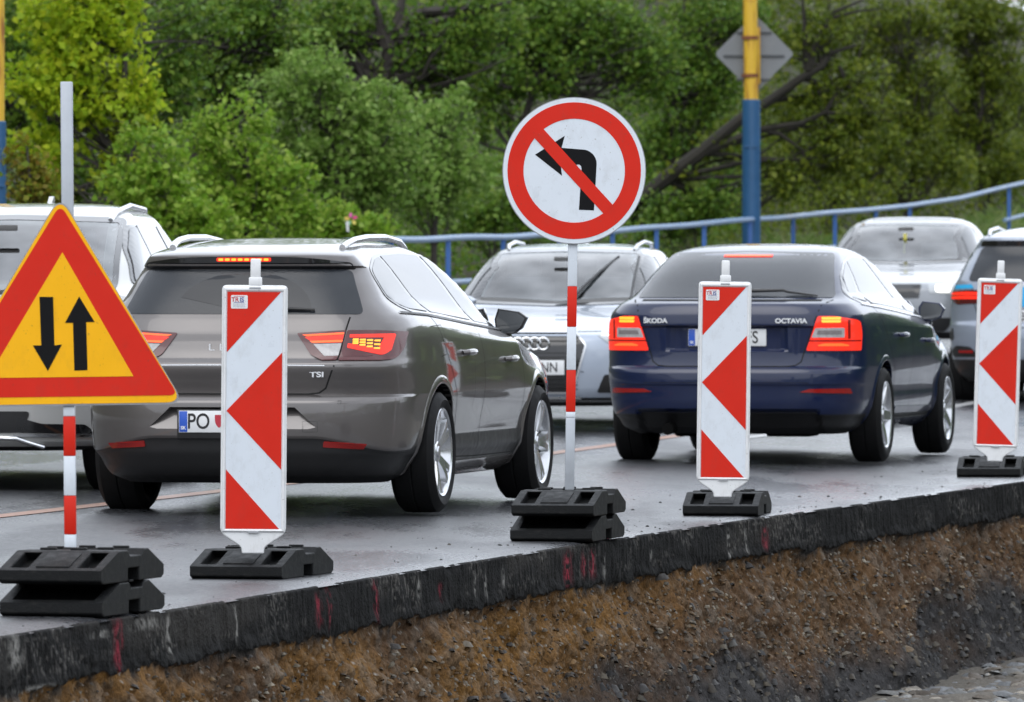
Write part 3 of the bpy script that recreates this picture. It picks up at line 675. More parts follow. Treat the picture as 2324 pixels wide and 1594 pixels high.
def rust_mat(name, col):
    m = bpy.data.materials.new(name); m.use_nodes = True; n = m.node_tree; b = n.nodes['Principled BSDF']; L = n.links.new
    tc = n.nodes.new('ShaderNodeTexCoord'); mp = n.nodes.new('ShaderNodeMapping'); mp.inputs['Scale'].default_value = (6, 6, .9); L(tc.outputs['Object'], mp.inputs[0])
    no = n.nodes.new('ShaderNodeTexNoise'); no.inputs['Scale'].default_value = 2.2; no.inputs['Detail'].default_value = 6; L(mp.outputs[0], no.inputs['Vector'])
    cr = n.nodes.new('ShaderNodeValToRGB'); e = cr.color_ramp.elements; e[0].position = .52; e[0].color = (*col, 1); e[1].position = .72; e[1].color = (.30, .10, .03, 1)
    L(no.outputs['Fac'], cr.inputs[0]); L(cr.outputs[0], b.inputs['Base Color']); b.inputs['Roughness'].default_value = .5
    return m
M_PYEL = rust_mat('post_yellow', (.68, .42, .035)); M_RUST = pmat('rust', (.20, .07, .03), .8, var=.4, scale=20)
M_PBLUE = pmat('post_blue', (.022, .095, .215), .45, var=.25, scale=4)
M_RAIL = pmat('rail_paint_worn', (.17, .28, .45), .4, var=.25, scale=6); M_RAILP = pmat('rail_paint_blue', (.03, .12, .38), .45, var=.2, scale=5)

# ---- rubber base plate: long axis along y, front end towards -y
PW, PL = .40, .80
def plate_root(open_pocket=False):
    t = empty('base_plate')
    bm = bmesh.new()
    h0, h1 = .052, .118; yf = PL / 2
    prof = [(-yf, .012), (-yf + .03, 0), (-.06, 0), (-.06, .05), (.08, .05), (.08, 0), (yf - .03, 0), (yf, .012), (yf, h0), (.20, h1), (.14, h1), (.11, h1 - .022), (-.03, h1 - .022), (-.06, h1), (-.17, h1), (-yf, h0)]
    n = len(prof)
    sides = []
    for sx in (-1, 1):
        sides.append([bm.verts.new((sx * PW / 2, y, z)) for y, z in prof])
    bm.faces.new(sides[0]); bm.faces.new(sides[1][::-1])
    slope = None
    for i in range(n):
        j = (i + 1) % n
        if i == n - 2:   # the sloping front face: pockets sunk into it
            a0, b0 = Vector(sides[0][i].co), Vector(sides[0][j].co)     # top, bottom on the left
            us = [0, .09, .26, .30, .70, .74, .91, 1.] if not open_pocket else [0, .07, .10, .3, .7, .9, .93, 1.]
            vs = [0, .10, .86, 1.]
            g = [[None] * len(us) for _ in vs]
            for r_, vv in enumerate(vs):
                for c_, uu in enumerate(us):
                    p = a0.lerp(b0, vv); p.x = -PW / 2 + PW * uu
                    if r_ == 0 and c_ == 0: w = sides[0][i]
                    elif r_ == 0 and c_ == len(us) - 1: w = sides[1][i]
                    elif r_ == 3 and c_ == 0: w = sides[0][j]
                    elif r_ == 3 and c_ == len(us) - 1: w = sides[1][j]
                    else: w = bm.verts.new(p)
                    g[r_][c_] = w
            pock = []
            for r_ in range(3):
                for c_ in range(len(us) - 1):
                    f = bm.faces.new((g[r_][c_], g[r_][c_ + 1], g[r_ + 1][c_ + 1], g[r_ + 1][c_]))
                    if r_ == 1 and (c_ in (1, 5) if not open_pocket else 1 < c_ < 5): pock.append(f)
            ex = bmesh.ops.extrude_face_region(bm, geom=pock)
            vv_ = [v for v in ex['geom'] if isinstance(v, bmesh.types.BMVert)]
            bmesh.ops.translate(bm, verts=vv_, vec=(0, .055, -.028) if not open_pocket else (0, .11, -.02)); bmesh.ops.delete(bm, geom=pock, context='FACES')
        else:
            bm.faces.new((sides[0][i], sides[0][j], sides[1][j], sides[1][i]))
    o = bm_obj('slab', bm, M_RUB, t, smooth=False)
    bv = o.modifiers.new('bevel', 'BEVEL'); bv.width = .005; bv.segments = 2; bv.limit_method = 'ANGLE'; bv.angle_limit = R(40)
    if not open_pocket:
        for x, y in ((-.10, -.10), (.02, -.10), (.10, -.02), (-.12, .05), (-.03, .16), (.10, .17)):
            bm = bmesh.new(); add_box(bm, (x, y, h1 + .004), (.06, .035, .010), Matrix.Rotation(R(8), 3, 'Z'), bev=.003); bm_obj('pad', bm, M_RUB, t)
        bm = bmesh.new(); add_box(bm, (0, -.285, .0865), (.13, .17, .006), Matrix.Rotation(R(16), 3, 'X'), bev=.002); bm_obj('raised_panel', bm, M_RUB, t)
    else:
        for sx in (-1, 1): bm = bmesh.new(); add_box(bm, (sx * .17, .02, h1 + .003), (.03, .05, .008), bev=.002); bm_obj('pad', bm, M_RUB, t)
    return t
PLATE = plate_root(); PLATE_OPEN = plate_root(True)
used_plate = set()
def place_plate(proto, px, py, a, z, label, zoff=0):
    """px, py: front left bottom corner as measured; a: direction of the long axis from +Y towards +X"""
    Y = F * (CH - z) / (py - HY); X = (px - CX) / F * Y
    d = Vector((math.sin(a), math.cos(a), 0)); r_ = Vector((math.cos(a), -math.sin(a), 0))
    c = Vector((X, Y, z + zoff)) + d * PL / 2 + r_ * PW / 2
    o = proto if proto not in used_plate else copy_tree(proto)
    used_plate.add(proto); o.location = c; o.rotation_euler = (0, 0, -a)
    tag(o, label, 'base plate', 'black rubber base plates along the cut edge'); return o

def band_post(name, parent, Pt, s, x_of, bands, w):
    """square post built from stacked coloured lengths: (y_top, y_bottom, material) in photo pixels at scale s"""
    for y0, y1, m, nm in bands:
        bm = bmesh.new(); z0 = CH - (y1 - HY) / s; z1 = CH - (y0 - HY) / s
        x0 = (x_of(y1) - CX) / s; x1 = (x_of(y0) - CX) / s
        vs = add_box(bm, (0, 0, 0), (w, w, z1 - z0), bev=.004)
        for v in vs:
            k = (v.co.z / (z1 - z0)) + .5; v.co.x += x0 * (1 - k) + x1 * k; v.co.z += (z0 + z1) / 2
        bm.transform(Matrix.Translation(-Vector((Pt.x, 0, Pt.z))))
        bm_obj(nm, bm, m, parent)

# ---- direction beacon: 0.28 x 1.04 m frame, arrows pointing left
FW, FH = .275, 1.04
def beacon_root():
    t = empty('beacon_panel')
    # local: origin at the foot where the spigot meets the base plate, panel z from .10 to .10+FH
    z0 = .062
    bm = bmesh.new()
    outer = rpoly([(-FW / 2, z0 + .02), (-FW / 2, z0 + FH, .022), (FW / 2, z0 + FH, .022), (FW / 2, z0 + .02), (FW / 2 - .010, z0 - .002, .01), (.056, .012, .02), (.048, .002, .006), (.046, -.02, 0), (-.046, -.02, 0), (-.048, .002, .006), (-.056, .012, .02), (-FW / 2 + .010, z0 - .002, .01)], .008)
    prism_xz(bm, outer, -.012, .022)
    fr = bm_obj('frame', bm, M_WHITEP, t, smooth=False)
    bv = fr.modifiers.new('bevel', 'BEVEL'); bv.width = .006; bv.segments = 3; bv.limit_method = 'ANGLE'; bv.angle_limit = R(50)
    # raised rim round the sheeting
    bm = bmesh.new(); iw, b0, b1 = .116, z0 + .022, z0 + FH - .028
    o_ = [(-FW / 2 + .006, b0 - .016), (-FW / 2 + .006, b1 + .022), (FW / 2 - .006, b1 + .022), (FW / 2 - .006, b0 - .016)]; i_ = [(-iw, b0), (-iw, b1), (iw, b1), (iw, b0)]
    vo = [bm.verts.new((x, -.0125, z)) for x, z in o_]; vm = [bm.verts.new((x * .965, -.020, z + (.008 if z < .5 else -.008))) for x, z in o_]; vi = [bm.verts.new((x, -.013, z)) for x, z in i_]; 
    vi0 = [bm.verts.new((x * 1.045, -.020, z + (-.007 if z < .5 else .007))) for x, z in i_]
    for ring in ((vo, vm), (vm, vi0), (vi0, vi)):
        for k in range(4): bm.faces.new((ring[0][k], ring[0][(k + 1) % 4], ring[1][(k + 1) % 4], ring[1][k]))
    bm_obj('rim', bm, M_WHITEP, t, smooth=False)
    H = b1 - b0
    bm = bmesh.new(); prism_xz(bm, i_, -.0135, -.011); bm_obj('white_sheet', bm, M_REFLW, t, smooth=False)
    tris = [[(-iw, b1), (iw * .94, b1), (-iw, b0 + H * .745)], [(iw, b0 + H * .745), (-iw, b0 + H * .498), (iw, b0 + H * .25)], [(-iw, b0), (iw * .94, b0), (-iw, b0 + H * .25)]]
    for tri in tris:
        bm = bmesh.new(); prism_xz(bm, [(x * .995, z) for x, z in tri], -.0150, -.0136); bm_obj('red_arrow', bm, M_REFLR, t, smooth=False)
    bm = bmesh.new(); prism_xz(bm, rpoly([(-.100, b1 - .070), (-.100, b1 - .014), (-.030, b1 - .014), (-.030, b1 - .070)], .006), -.0165, -.0151)
    stk = bm_obj('sticker', bm, M_WHITEP, t, smooth=False)
    yl = -.0168
    text_obj('lettering', 'TR', .026, face_mw((-.067, yl, b1 - .0335)), M_TXTR, stk, .0003, 1.0, 'RIGHT', .0006)
    text_obj('lettering', 'IS', .026, face_mw((-.064, yl, b1 - .0335)), M_TXTB, stk, .0003, 1.0, 'LEFT', .0006)
    for zz, m, x0, x1 in ((b1 - .0205, M_TXTR, -.088, -.044), (b1 - .0455, M_TXTB, -.088, -.045)):
        bm = bmesh.new(); prism_xz(bm, [(x0, zz), (x1, zz), (x1, zz + .002), (x0, zz + .002)], yl, yl + .0003); bm_obj('rule_line', bm, m, stk, smooth=False)
    bm = bmesh.new(); rnd = random.Random(3)
    for k in range(5):
        x = -.09
        while x < -.042:
            w = rnd.uniform(.002, .006); zz = b1 - .050 - k * .0036; prism_xz(bm, [(x, zz), (x + w, zz), (x + w, zz + .0016), (x, zz + .0016)], yl, yl + .0003); x += w + .0014
    bm_obj('small_print', bm, M_TXTG, stk, smooth=False)
    bm = bmesh.new(); add_box(bm, (.002, .005, z0 + FH + .016), (.056, .034, .035), bev=.005)
    add_box(bm, (.002, .005, z0 + FH + .068), (.043, .026, .085), bev=.007); bm_obj('lamp_spigot', bm, M_WHITEP, t)
    for zz in (z0 + FH - .012, z0 + .008): bm = bmesh.new(); add_box(bm, (0, -.0205, zz), (.048, .003, .008), bev=.001); bm_obj('slot', bm, pmat('slot_grey', (.35, .36, .38), .6), t)
    return t
BEACON = beacon_root()
beacon_lab = ['largest red and white arrow panel in front of the brown estate car', 'red and white arrow panel in front of the dark blue car', 'red and white arrow panel at the right edge before the police car']
# foot x, foot y (bottom of the spigot), scale, lean, turn
for i, (px, py, s, lean, turn) in enumerate(((574, 1246, 543, .008, .04), (1640, 1120, 436, .012, .03), (2258, 1040, 370, .030, .02))):
    o = BEACON if i == 0 else copy_tree(BEACON)
    o.location = at(px, py, F / s); o.rotation_euler = (0, lean, turn); tag(o, beacon_lab[i], 'beacon', 'red and white beacons along the cut edge')
A = R(14)
place_plate(PLATE, 430, 1314, R(14.5), 0, 'rubber base plate under the largest arrow panel')
place_plate(PLATE, 1549, 1171, R(7), 0, 'rubber base plate under the arrow panel before the dark blue car')
place_plate(PLATE, 2171, 1083, R(7), 0, 'rubber base plate under the arrow panel at the right edge')
place_plate(PLATE_OPEN, -2, 1399, R(14.5), 0, 'lower rubber base plate of the stack under the triangular sign')
place_plate(PLATE, -4, 1399, R(14.5), 0, 'upper rubber base plate of the stack under the triangular sign', .120)
place_plate(PLATE_OPEN, 1157, 1229, R(12), 0, 'lower rubber base plate of the stack under the round sign')
place_plate(PLATE, 1160, 1229, R(12), 0, 'upper rubber base plate of the stack under the round sign', .120)

# ---- triangular two-way-traffic sign
s = 598.; Pt = at(157, 1250, F / s)
T = empty('warning_sign', Pt, 0, 'yellow and red triangular two-way traffic sign on a striped post at the left', 'road sign')
band_post('post', T, Pt, s, lambda y: 151 + (y - 185) * .0085, [(186, 922, M_GALV, 'upper_post'), (922, 945, M_REFLW, 'white_band'), (945, 1035, M_REFLR, 'red_band'), (1035, 1125, M_REFLW, 'white_band'), (1125, 1213, M_REFLR, 'red_band'), (1213, 1256, M_REFLW, 'white_band')], .045)
def tri_pts(cx, cy, half, up, down, r):     # photo pixels to local x, z
    k = 1 / s; loc = lambda x, y: ((x - 157) * k, (1250 - y) * k)
    a, b_, c_ = loc(cx, cy - up), loc(cx + half, cy + down - 4), loc(cx - half, cy + down + 5)
    return [(*a, r), (*b_, r), (*c_, r)]
def plate_xz(name, pts, y0, y1, mat, parent, bev=0):
    bm = bmesh.new(); prism_xz(bm, pts, y0, y1); o = bm_obj(name, bm, mat, parent, smooth=False)
    return o
k = 1 / s; L_ = lambda x, y: ((x - 157) * k, (1250 - y) * k)
def cpoly(pts): return [L_(*p) for p in pts]
def rp(pts, rs): return rpoly([(*L_(x, y), r_) for (x, y), r_ in zip(pts, rs)], .02, 7)
Tb = [(138, 443), (419, 917), (-146, 925)]
plate_xz('sign_back', rp(Tb, (.070, .065, .065)), -.036, -.026, M_RIM, T)
plate_xz('yellow_border', rp([(138, 447), (415, 913), (-142, 921)], (.068, .063, .063)), -.0375, -.0362, M_YEL, T)
plate_xz('red_triangle', rp([(138, 464), (405, 897), (-131, 904)], (.040, .035, .035)), -.0390, -.0377, M_REFLR, T)
plate_xz('yellow_field', cpoly([(143, 573), (304, 854), (-26, 858)]), -.0405, -.0392, M_YEL, T)
plate_xz('arrow', cpoly([(91, 674), (122, 674), (125, 784), (142, 782), (110, 842), (76, 784), (95, 784)]), -.0420, -.0407, M_BLK, T)
plate_xz('arrow', cpoly([(181, 673), (216, 731), (197, 731), (200, 840), (170, 841), (167, 733), (149, 733)]), -.0420, -.0407, M_BLK, T)

# ---- round no-left-turn sign
s = 477.; Pt = at(1293, 1105, F / s)
Q = empty('no_left_turn_sign', Pt, 0, 'round red and white no-left-turn sign on a striped post', 'road sign')
band_post('post', Q, Pt, s, lambda y: 1300 - (y - 558) * .0135, [(500, 650, M_REFLW, 'white_band'), (650, 742, M_REFLR, 'red_band'), (742, 840, M_REFLW, 'white_band'), (840, 935, M_REFLR, 'red_band'), (935, 948, M_REFLW, 'white_band'), (948, 1112, M_GALV, 'lower_post')], .045)
k = 1 / s; L_ = lambda x, y: ((x - 1293) * k, (1105 - y) * k)
C0 = L_(1303, 388)
def disc(name, ra, rb, y0, y1, mat, hole=None, n=72, cxy=C0):
    bm = bmesh.new(); ring = []
    kx, kz = .976, 1.0
    for yy in (y0, y1):
        for rr in ([ra] if hole is None else [ra, hole]):
            ring.append([bm.verts.new((cxy[0] + rr * kx * math.cos(2 * math.pi * i / n), yy, cxy[1] + rr * kz * math.sin(2 * math.pi * i / n))) for i in range(n)])
    if hole is None:
        bm.faces.new(ring[0]); bm.faces.new(ring[1][::-1])
        for i in range(n): bm.faces.new((ring[0][i], ring[1][i], ring[1][(i + 1) % n], ring[0][(i + 1) % n]))
    else:
        for A_, B_ in ((0, 1), (1, 3), (3, 2), (2, 0)):
            for i in range(n): bm.faces.new((ring[A_][i], ring[A_][(i + 1) % n], ring[B_][(i + 1) % n], ring[B_][i]))
    return bm_obj(name, bm, mat, Q, smooth=False)
disc('sign_back', .350, 0, -.040, -.024, M_RIM)
disc('white_face', .346, 0, -.0415, -.0402, M_REFLW)
disc('red_ring', .325, 0, -.0430, -.0417, M_REFLR, hole=.247)
def zoomp(x, y): return L_((900 + x / 2.4156) / 1.1325, y / 2.4156 / 1.1325)
arrow_pts = [zoomp(*p) for p in ((1148, 962), (1332, 845), (1312, 920), (1440, 930))]
cvx = [zoomp(1440 + 90 * math.sin(t), 1020 - 90 * math.cos(t)) for t in [q * math.pi / 2 / 8 for q in range(1, 9)]]
arrow_pts += cvx + [zoomp(*p) for p in ((1513, 1308), (1420, 1304), (1436, 1048))] + [zoomp(1415 - 20 * math.cos(t) , 1042 - 20 * math.sin(t)) for t in (2.6, 1.9, 1.2, .5)] + [zoomp(*p) for p in ((1385, 1020), (1305, 1012), (1315, 1093))]
plate_xz('arrow', arrow_pts, -.0426, -.0417, M_BLK, Q)
plate_xz('red_bar', [zoomp(*p) for p in ((1143, 858), (1200, 803), (1632, 1276), (1575, 1331))], -.0440, -.0427, M_REFLR, Q)

# ---- blue railing: top rail, lower rail, posts
def rail_pt(px, dy=0):
    """rail top as measured against the photograph, at the distance of the railing line"""
    xs = [700, 850, 1017, 1142, 1280, 1390, 1490, 1600, 1702, 1800, 1895, 1988, 2065, 2180, 2324, 2420]
    yy = [552, 546, 541, 538, 530, 524, 517, 507, 499, 491, 483, 474, 468, 449, 416, 388]
    return at(px, np.interp(px, xs, yy) + dy, rail_Y(px))
RL = empty('railing', rail_pt(1490) - Vector((0, 0, 1.0)), 0, 'blue painted steel railing climbing along the walkway behind the cars', 'railing')
off = -RL.location
xs = np.arange(700, 2421, 20)
tubes_obj('top_rail', [([tuple(rail_pt(x) + off + Vector((0, 0, .006 * math.sin(x * .031)))) for x in xs], .033, 8)], M_RAIL, RL)
tubes_obj('lower_rail', [([tuple(rail_pt(x) + off - Vector((0, 0, .46))) for x in xs if x < 2070], .030, 8)], M_RAIL, RL)
tubes_obj('lower_rail', [([tuple(rail_pt(x) + off - Vector((0, 0, .50))) for x in list(xs) + [] if x > 2275], .030, 8)], M_RAIL, RL)
for px in (760, 888, 1017, 1142, 1270, 1390, 1490, 1598, 1702, 1800, 1895, 1988, 2065, 2290, 2390):
    p = rail_pt(px) + off; bm = bmesh.new(); add_box(bm, p - Vector((0, -.01, .56)), (.052, .045, 1.10), bev=.004); bm_obj('post', bm, M_RAILP, RL)

# ---- lamp posts with the back of a diamond sign
def lamp_post(px, py_joint, Y, w0, w1, label, hi, tilt=0.):
    base = at(px, py_joint, Y); g = hill_z(base.x, base.y); base_z = base.z
    t = empty('lamp_post', (base.x, base.y, g), 0, label, 'lamp post', 'blue and yellow lamp posts')
    zj = base_z - g; r0, r1 = w0 / 2 * Y / F, w1 / 2 * Y / F
    v, f = tube_data([(0, 0, -.3), (0, 0, zj - .04), (0, 0, zj - .01), (tilt * .0, 0, zj)], [r0 * 1.04, r0, r0 * .98, r1 * 1.02], 20); mesh_obj('lower_pole', v, f, M_PBLUE, t)
    v, f = tube_data([(0, 0, zj - .01), (-tilt, 0, zj + hi)], [r1, r1 * .9], 20); mesh_obj('upper_pole', v, f, M_PYEL, t)
    bm = bmesh.new(); add_box(bm, (-.01, -r0 + .004, zj - .60), (.17, .02, .02), bev=.004); bm_obj('door_edge', bm, M_PBLUE, t)
    return t, zj, r1
t, zj, r1 = lamp_post(1705, 226, 100.5, 41, 33, 'blue and yellow lamp post that carries the grey diamond sign', 5.5, .06)
lamp_post(-6, 275, 73, 40, 33, 'blue and yellow lamp post cut by the left edge', 5.5)
k = 100.5 / F; base = Vector(t.location)
dl = lambda x, y: Vector(((x - 1705) * k, 0, (226 - y) * k + zj))
for yy in (86, 172):
    p = dl(1702, yy); v, f = tube_data([p + Vector((0, 0, -.022)), p + Vector((0, 0, .022))], r1 + .014, 18); mesh_obj('clamp', v, f, M_RUST, t)
D = empty('diamond_sign', base, 0, 'grey back of a diamond priority sign clamped to the lamp post', 'road sign')
c = dl(1713, 122); hw = 91 * k
bm = bmesh.new(); prism_xz(bm, rpoly([(c.x - hw, c.z), (c.x, c.z + hw), (c.x + hw, c.z), (c.x, c.z - hw)], .06, 5), .145, .155); bm_obj('sign_plate', bm, pmat('sign_grey_back', (.20, .21, .22), .5, var=.15, scale=5), D, smooth=False)
for yy, w in ((74, 80), (127, 138), (181, 78)): bm = bmesh.new(); p = dl(1712, yy); add_box(bm, (p.x, .135, p.z), (w * k, .018, .028), bev=.003); bm_obj('brace', bm, pmat('dark_bracket', (.06, .065, .07), .5), D)
bm = bmesh.new(); p = dl(1723, 126); add_box(bm, (p.x, .10, p.z), (.035, .05, .72), bev=.004); bm_obj('mounting_bar', bm, M_PYEL, D)

# ---- colourful pinwheel in the bush
p = at(797, 498, 79.0)
PWL = empty('pinwheel', p, 0, 'small pink, yellow and green toy pinwheel hanging in the bush with a white ribbon', 'toy pinwheel')
for i, cl in enumerate(((.75, .05, .25), (.75, .12, .4), (.75, .5, .12), (.3, .55, .3), (.8, .65, .15))):
    a = i * 1.2566 + .3; bm = bmesh.new()
    cc = Vector((math.cos(a) * .035, 0, math.sin(a) * .035))
    pts = rpoly([(cc.x * 2.2 * .1, cc.z * .2), (cc.x * 1.2 - cc.z * .9, cc.z * 1.2 + cc.x * .9), (cc.x * 2.1, cc.z * 2.1), (cc.x * 1.2 + cc.z * .4, cc.z * 1.2 - cc.x * .4)], .02, 3)
    prism_xz(bm, pts, -.008 + i * .003, -.004 + i * .003); bm_obj('petal', bm, pmat('petal_%s' % 'abcde'[i], cl, .5), PWL, smooth=False)
bm = bmesh.new(); prism_xz(bm, [(-.055, -.02), (-.025, -.02), (-.02, -.13), (-.045, -.12)], 0, .004); bm_obj('ribbon', bm, M_WHITEP, PWL, smooth=False)
# ================================================================== cars
def pchip(xs, ys, q):
    xs = np.asarray(xs, float); ys = np.asarray(ys, float); h = np.diff(xs); d = np.diff(ys) / h; m = np.zeros(len(xs))
    for i in range(1, len(xs) - 1):
        if d[i - 1] * d[i] > 0:
            w1 = 2 * h[i] + h[i - 1]; w2 = h[i] + 2 * h[i - 1]; m[i] = (w1 + w2) / (w1 / d[i - 1] + w2 / d[i])
    m[0], m[-1] = d[0], d[-1]
    i = np.clip(np.searchsorted(xs, q) - 1, 0, len(xs) - 2); t = (q - xs[i]) / h[i]
    return (ys[i] * (2 * t ** 3 - 3 * t ** 2 + 1) + m[i] * h[i] * (t ** 3 - 2 * t ** 2 + t) + ys[i + 1] * (-2 * t ** 3 + 3 * t ** 2) + m[i + 1] * h[i] * (t ** 3 - t ** 2))

M_TYRE = pmat('tyre_rubber', (.007, .007, .0075), .7, spec=.2, var=.3, scale=25, bump=.3, bscale=90)
M_ALLOY = pmat('alloy_silver', (.62, .63, .65), .22, metal=.85, var=.05, scale=10)
M_DARK = pmat('wheel_well_black', (.004, .004, .004), .9, spec=.1)
M_TRIM = pmat('black_plastic_trim', (.014, .014, .015), .45, var=.3, scale=20)
M_GLOSSB = pmat('gloss_black', (.008, .008, .009), .08, coat=.5)
M_GLASS = pmat('tinted_glass', (.020, .023, .028), .10, var=.25, scale=2.5, spec=.42, rvar=.5, bump=.25, bscale=170)
M_WIPED = pmat('wiped_glass', (.016, .018, .022), .03, var=.1, scale=2.5, spec=.36)
M_GLASSD = pmat('dark_side_glass', (.05, .055, .06), .03, var=.1, scale=2, spec=1.0)
M_SCREEN = glass_mat('windscreen_glass', (.60, .72, .76), .38)
M_CHROME = pmat('chrome', (.75, .76, .78), .12, metal=1.)
M_BADGE = pmat('badge_silver', (.72, .73, .75), .3, metal=.15)
M_SATIN = pmat('satin_aluminium', (.66, .67, .69), .28, metal=.8)
M_LENS = pmat('red_lens', (.26, .006, .005), .15, coat=.4, var=.15, scale=30)
M_LENSD = pmat('dark_red_lens', (.075, .006, .008), .12, coat=.6)
M_LRED = pmat('lit_red_lens', (.6, .02, .01), .2, emis=(1, .035, .015), estr=.42, var=.2, scale=60)
M_LORG = pmat('lit_orange_tube', (.7, .08, .02), .2, emis=(1, .12, .02), estr=.7)
M_LYEL = pmat('lit_brake_led', (.8, .4, .05), .2, emis=(1, .30, .02), estr=.8)
M_LCLR = pmat('clear_lens', (.42, .41, .41), .12, coat=.5, var=.4, scale=45)
M_HEAD = pmat('lit_headlamp', (.9, .88, .8), .1, emis=(1, .95, .82), estr=1.4)
M_HEADG = pmat('headlamp_glass', (.42, .44, .46), .08, coat=.6, var=.4, scale=25)
M_PLATE = pmat('number_plate_white', (.72, .73, .74), .35); M_PBLU = pmat('number_plate_blue', (.02, .09, .48), .4); M_INK = pmat('plate_ink', (.012, .012, .014), .5)
M_SHUT = pmat('panel_gap', (.004, .004, .004), .9)
M_SEAT = pmat('seat_cloth', (.07, .07, .075), .8, var=.2); M_CABIN = pmat('cabin_lining', (.10, .10, .10), .8)
def paint(name, col, metal=.55, rough=.34, coat=1., spec=.5): return pmat(name, col, rough, metal=metal, coat=coat, spec=spec, var=.05, scale=3, coatr=.035, rvar=.06)

class Car:
    def __init__(c, root, prof, pm, p=4.6, wells=(), wr=.365, trim_z=.3, warp=None, dent=None, taper=(.10, .10), name='body', n_z=96, gh=0., zk=1., fender=0.):
        c.root = root; c.pm = pm
        P = np.array(prof); z = P[:, 0]
        q = np.unique(np.round(np.concatenate([np.linspace(z[0], z[-1], n_z), z, z + .006, z - .006]), 4)); q = q[(q >= z[0]) & (q <= z[-1])]
        hw, yr, yf, Lr, Lf = [pchip(z, P[:, k], q) for k in range(1, 6)]
        nr, ns, nf = 44, 46, 30
        ph = np.linspace(0, math.pi / 2, nr); xr = np.sin(ph); er = 1 - np.sqrt(np.clip(1 - xr ** p, 0, 1))
        phf = np.linspace(math.pi / 2, 0, nf); xf = np.sin(phf); ef = 1 - np.sqrt(np.clip(1 - xf ** p, 0, 1))
        rows = []
        for i in range(len(q)):
            lr = min(Lr[i], (yf[i] - yr[i]) * .45); lf = min(Lf[i], (yf[i] - yr[i]) * .45)
            x = np.concatenate([xr * hw[i], np.full(ns - 2, hw[i]), xf * hw[i]])
            y = np.concatenate([yr[i] + lr * er, np.linspace(yr[i] + lr, yf[i] - lf, ns)[1:-1], yf[i] - lf * ef])
            rows.append(np.stack([x, y, np.full_like(x, q[i])], -1))
        H = np.array(rows)                                  # levels x half outline x 3
        yA, yB = P[:, 2].min(), P[:, 3].max(); ym = (yA + yB) / 2; hl = (yB - yA) / 2
        t = (H[..., 1] - ym) / hl
        H[..., 0] *= 1 - np.where(t < 0, taper[0], taper[1]) * np.abs(t) ** 3.0
        H[..., 0] *= 1 - gh * sstep(.98, 1.14, H[..., 2] / zk) * np.where(t < 0, t * t, 0)
        H[..., 0] *= 1 - fender * sstep(.62, .98, H[..., 2] / zk) * sstep(1.9, 2.9, H[..., 1]) if fender else 1
        full = np.concatenate([H, H[:, -2:0:-1] * np.array([-1, 1, 1])], 1)
        if warp: full = warp(full)
        if dent: full = dent(full)
        nl, na_ = full.shape[:2]; nh = H.shape[1]
        idx = np.arange(nl * na_).reshape(nl, na_); nxt = np.roll(idx, -1, 1)
        quads = np.stack([idx[:-1], nxt[:-1], nxt[1:], idx[1:]], -1).reshape(-1, 4)
        lev = np.repeat(np.arange(nl - 1), na_)
        zt = q[lev]; mi = (zt < trim_z).astype(int)
        caps = []
        for L0, flip in ((0, True), (nl - 1, False)):
            ring = idx[L0]
            for k in range(nh - 1):
                l0 = ring[(na_ - k) % na_]; l1 = ring[na_ - k - 1]; r0 = ring[k]; r1 = ring[k + 1]
                f = [r0, r1, l1, l0]; f = [a for j, a in enumerate(f) if a not in f[:j]]
                if len(f) >= 3: caps.append((f[::-1] if flip else f, 1 if flip else 0))
        V = full.reshape(-1, 3)
        faces = [tuple(int(a) for a in f) for f in quads] + [tuple(int(a) for a in f) for f, _ in caps]
        c.bvh = BVHTree.FromPolygons([Vector(v) for v in V], faces)
        o = mesh_obj(name, V, faces, [pm, M_TRIM, M_DARK], root, True, list(mi) + [m for _, m in caps], 32)
        c.body = o; c.cuts = []
        for wy, wz, hw_ in wells: c.cut_cyl(wy, wz, wr, hw_)
    def cut_cyl(c, y, z, r, hw_):
        for sx in (-1, 1):
            bm = bmesh.new()
            ring0 = [bm.verts.new((sx * (hw_ - .30), y + r * math.cos(a), z + r * math.sin(a))) for a in np.linspace(0, 2 * math.pi, 40, endpoint=False)]
            ring1 = [bm.verts.new((sx * (hw_ + .5), v.co.y, v.co.z)) for v in ring0]
            bm.faces.new(ring0); bm.faces.new(ring1)
            for i in range(40): bm.faces.new((ring0[i], ring0[(i + 1) % 40], ring1[(i + 1) % 40], ring1[i]))
            for f in bm.faces: f.material_index = 2
            c.cuts.append(bm)
    def cut_wedge(c, outer, inner, mat=0):
        bm = bmesh.new(); A_ = [bm.verts.new(p) for p in outer]; B_ = [bm.verts.new(p) for p in inner]
        bm.faces.new(A_); bm.faces.new(B_[::-1]); n = len(A_)
        for i in range(n): bm.faces.new((A_[i], B_[i], B_[(i + 1) % n], A_[(i + 1) % n]))
        for f in bm.faces: f.material_index = mat
        c.cuts.append(bm)
    def cut_prism(c, pts, axis, a, b):
        bm = bmesh.new()
        f3 = (lambda p, k: (p[0], k, p[1])) if axis in 'BF' else (lambda p, k: (k, p[0], p[1]))
        A_ = [bm.verts.new(f3(p, a)) for p in pts]; B_ = [bm.verts.new(f3(p, b)) for p in pts]
        bm.faces.new(A_); bm.faces.new(B_[::-1])
        for i in range(len(pts)): bm.faces.new((A_[i], B_[i], B_[(i + 1) % len(pts)], A_[(i + 1) % len(pts)]))
        for f in bm.faces: f.material_index = 2
        c.cuts.append(bm)
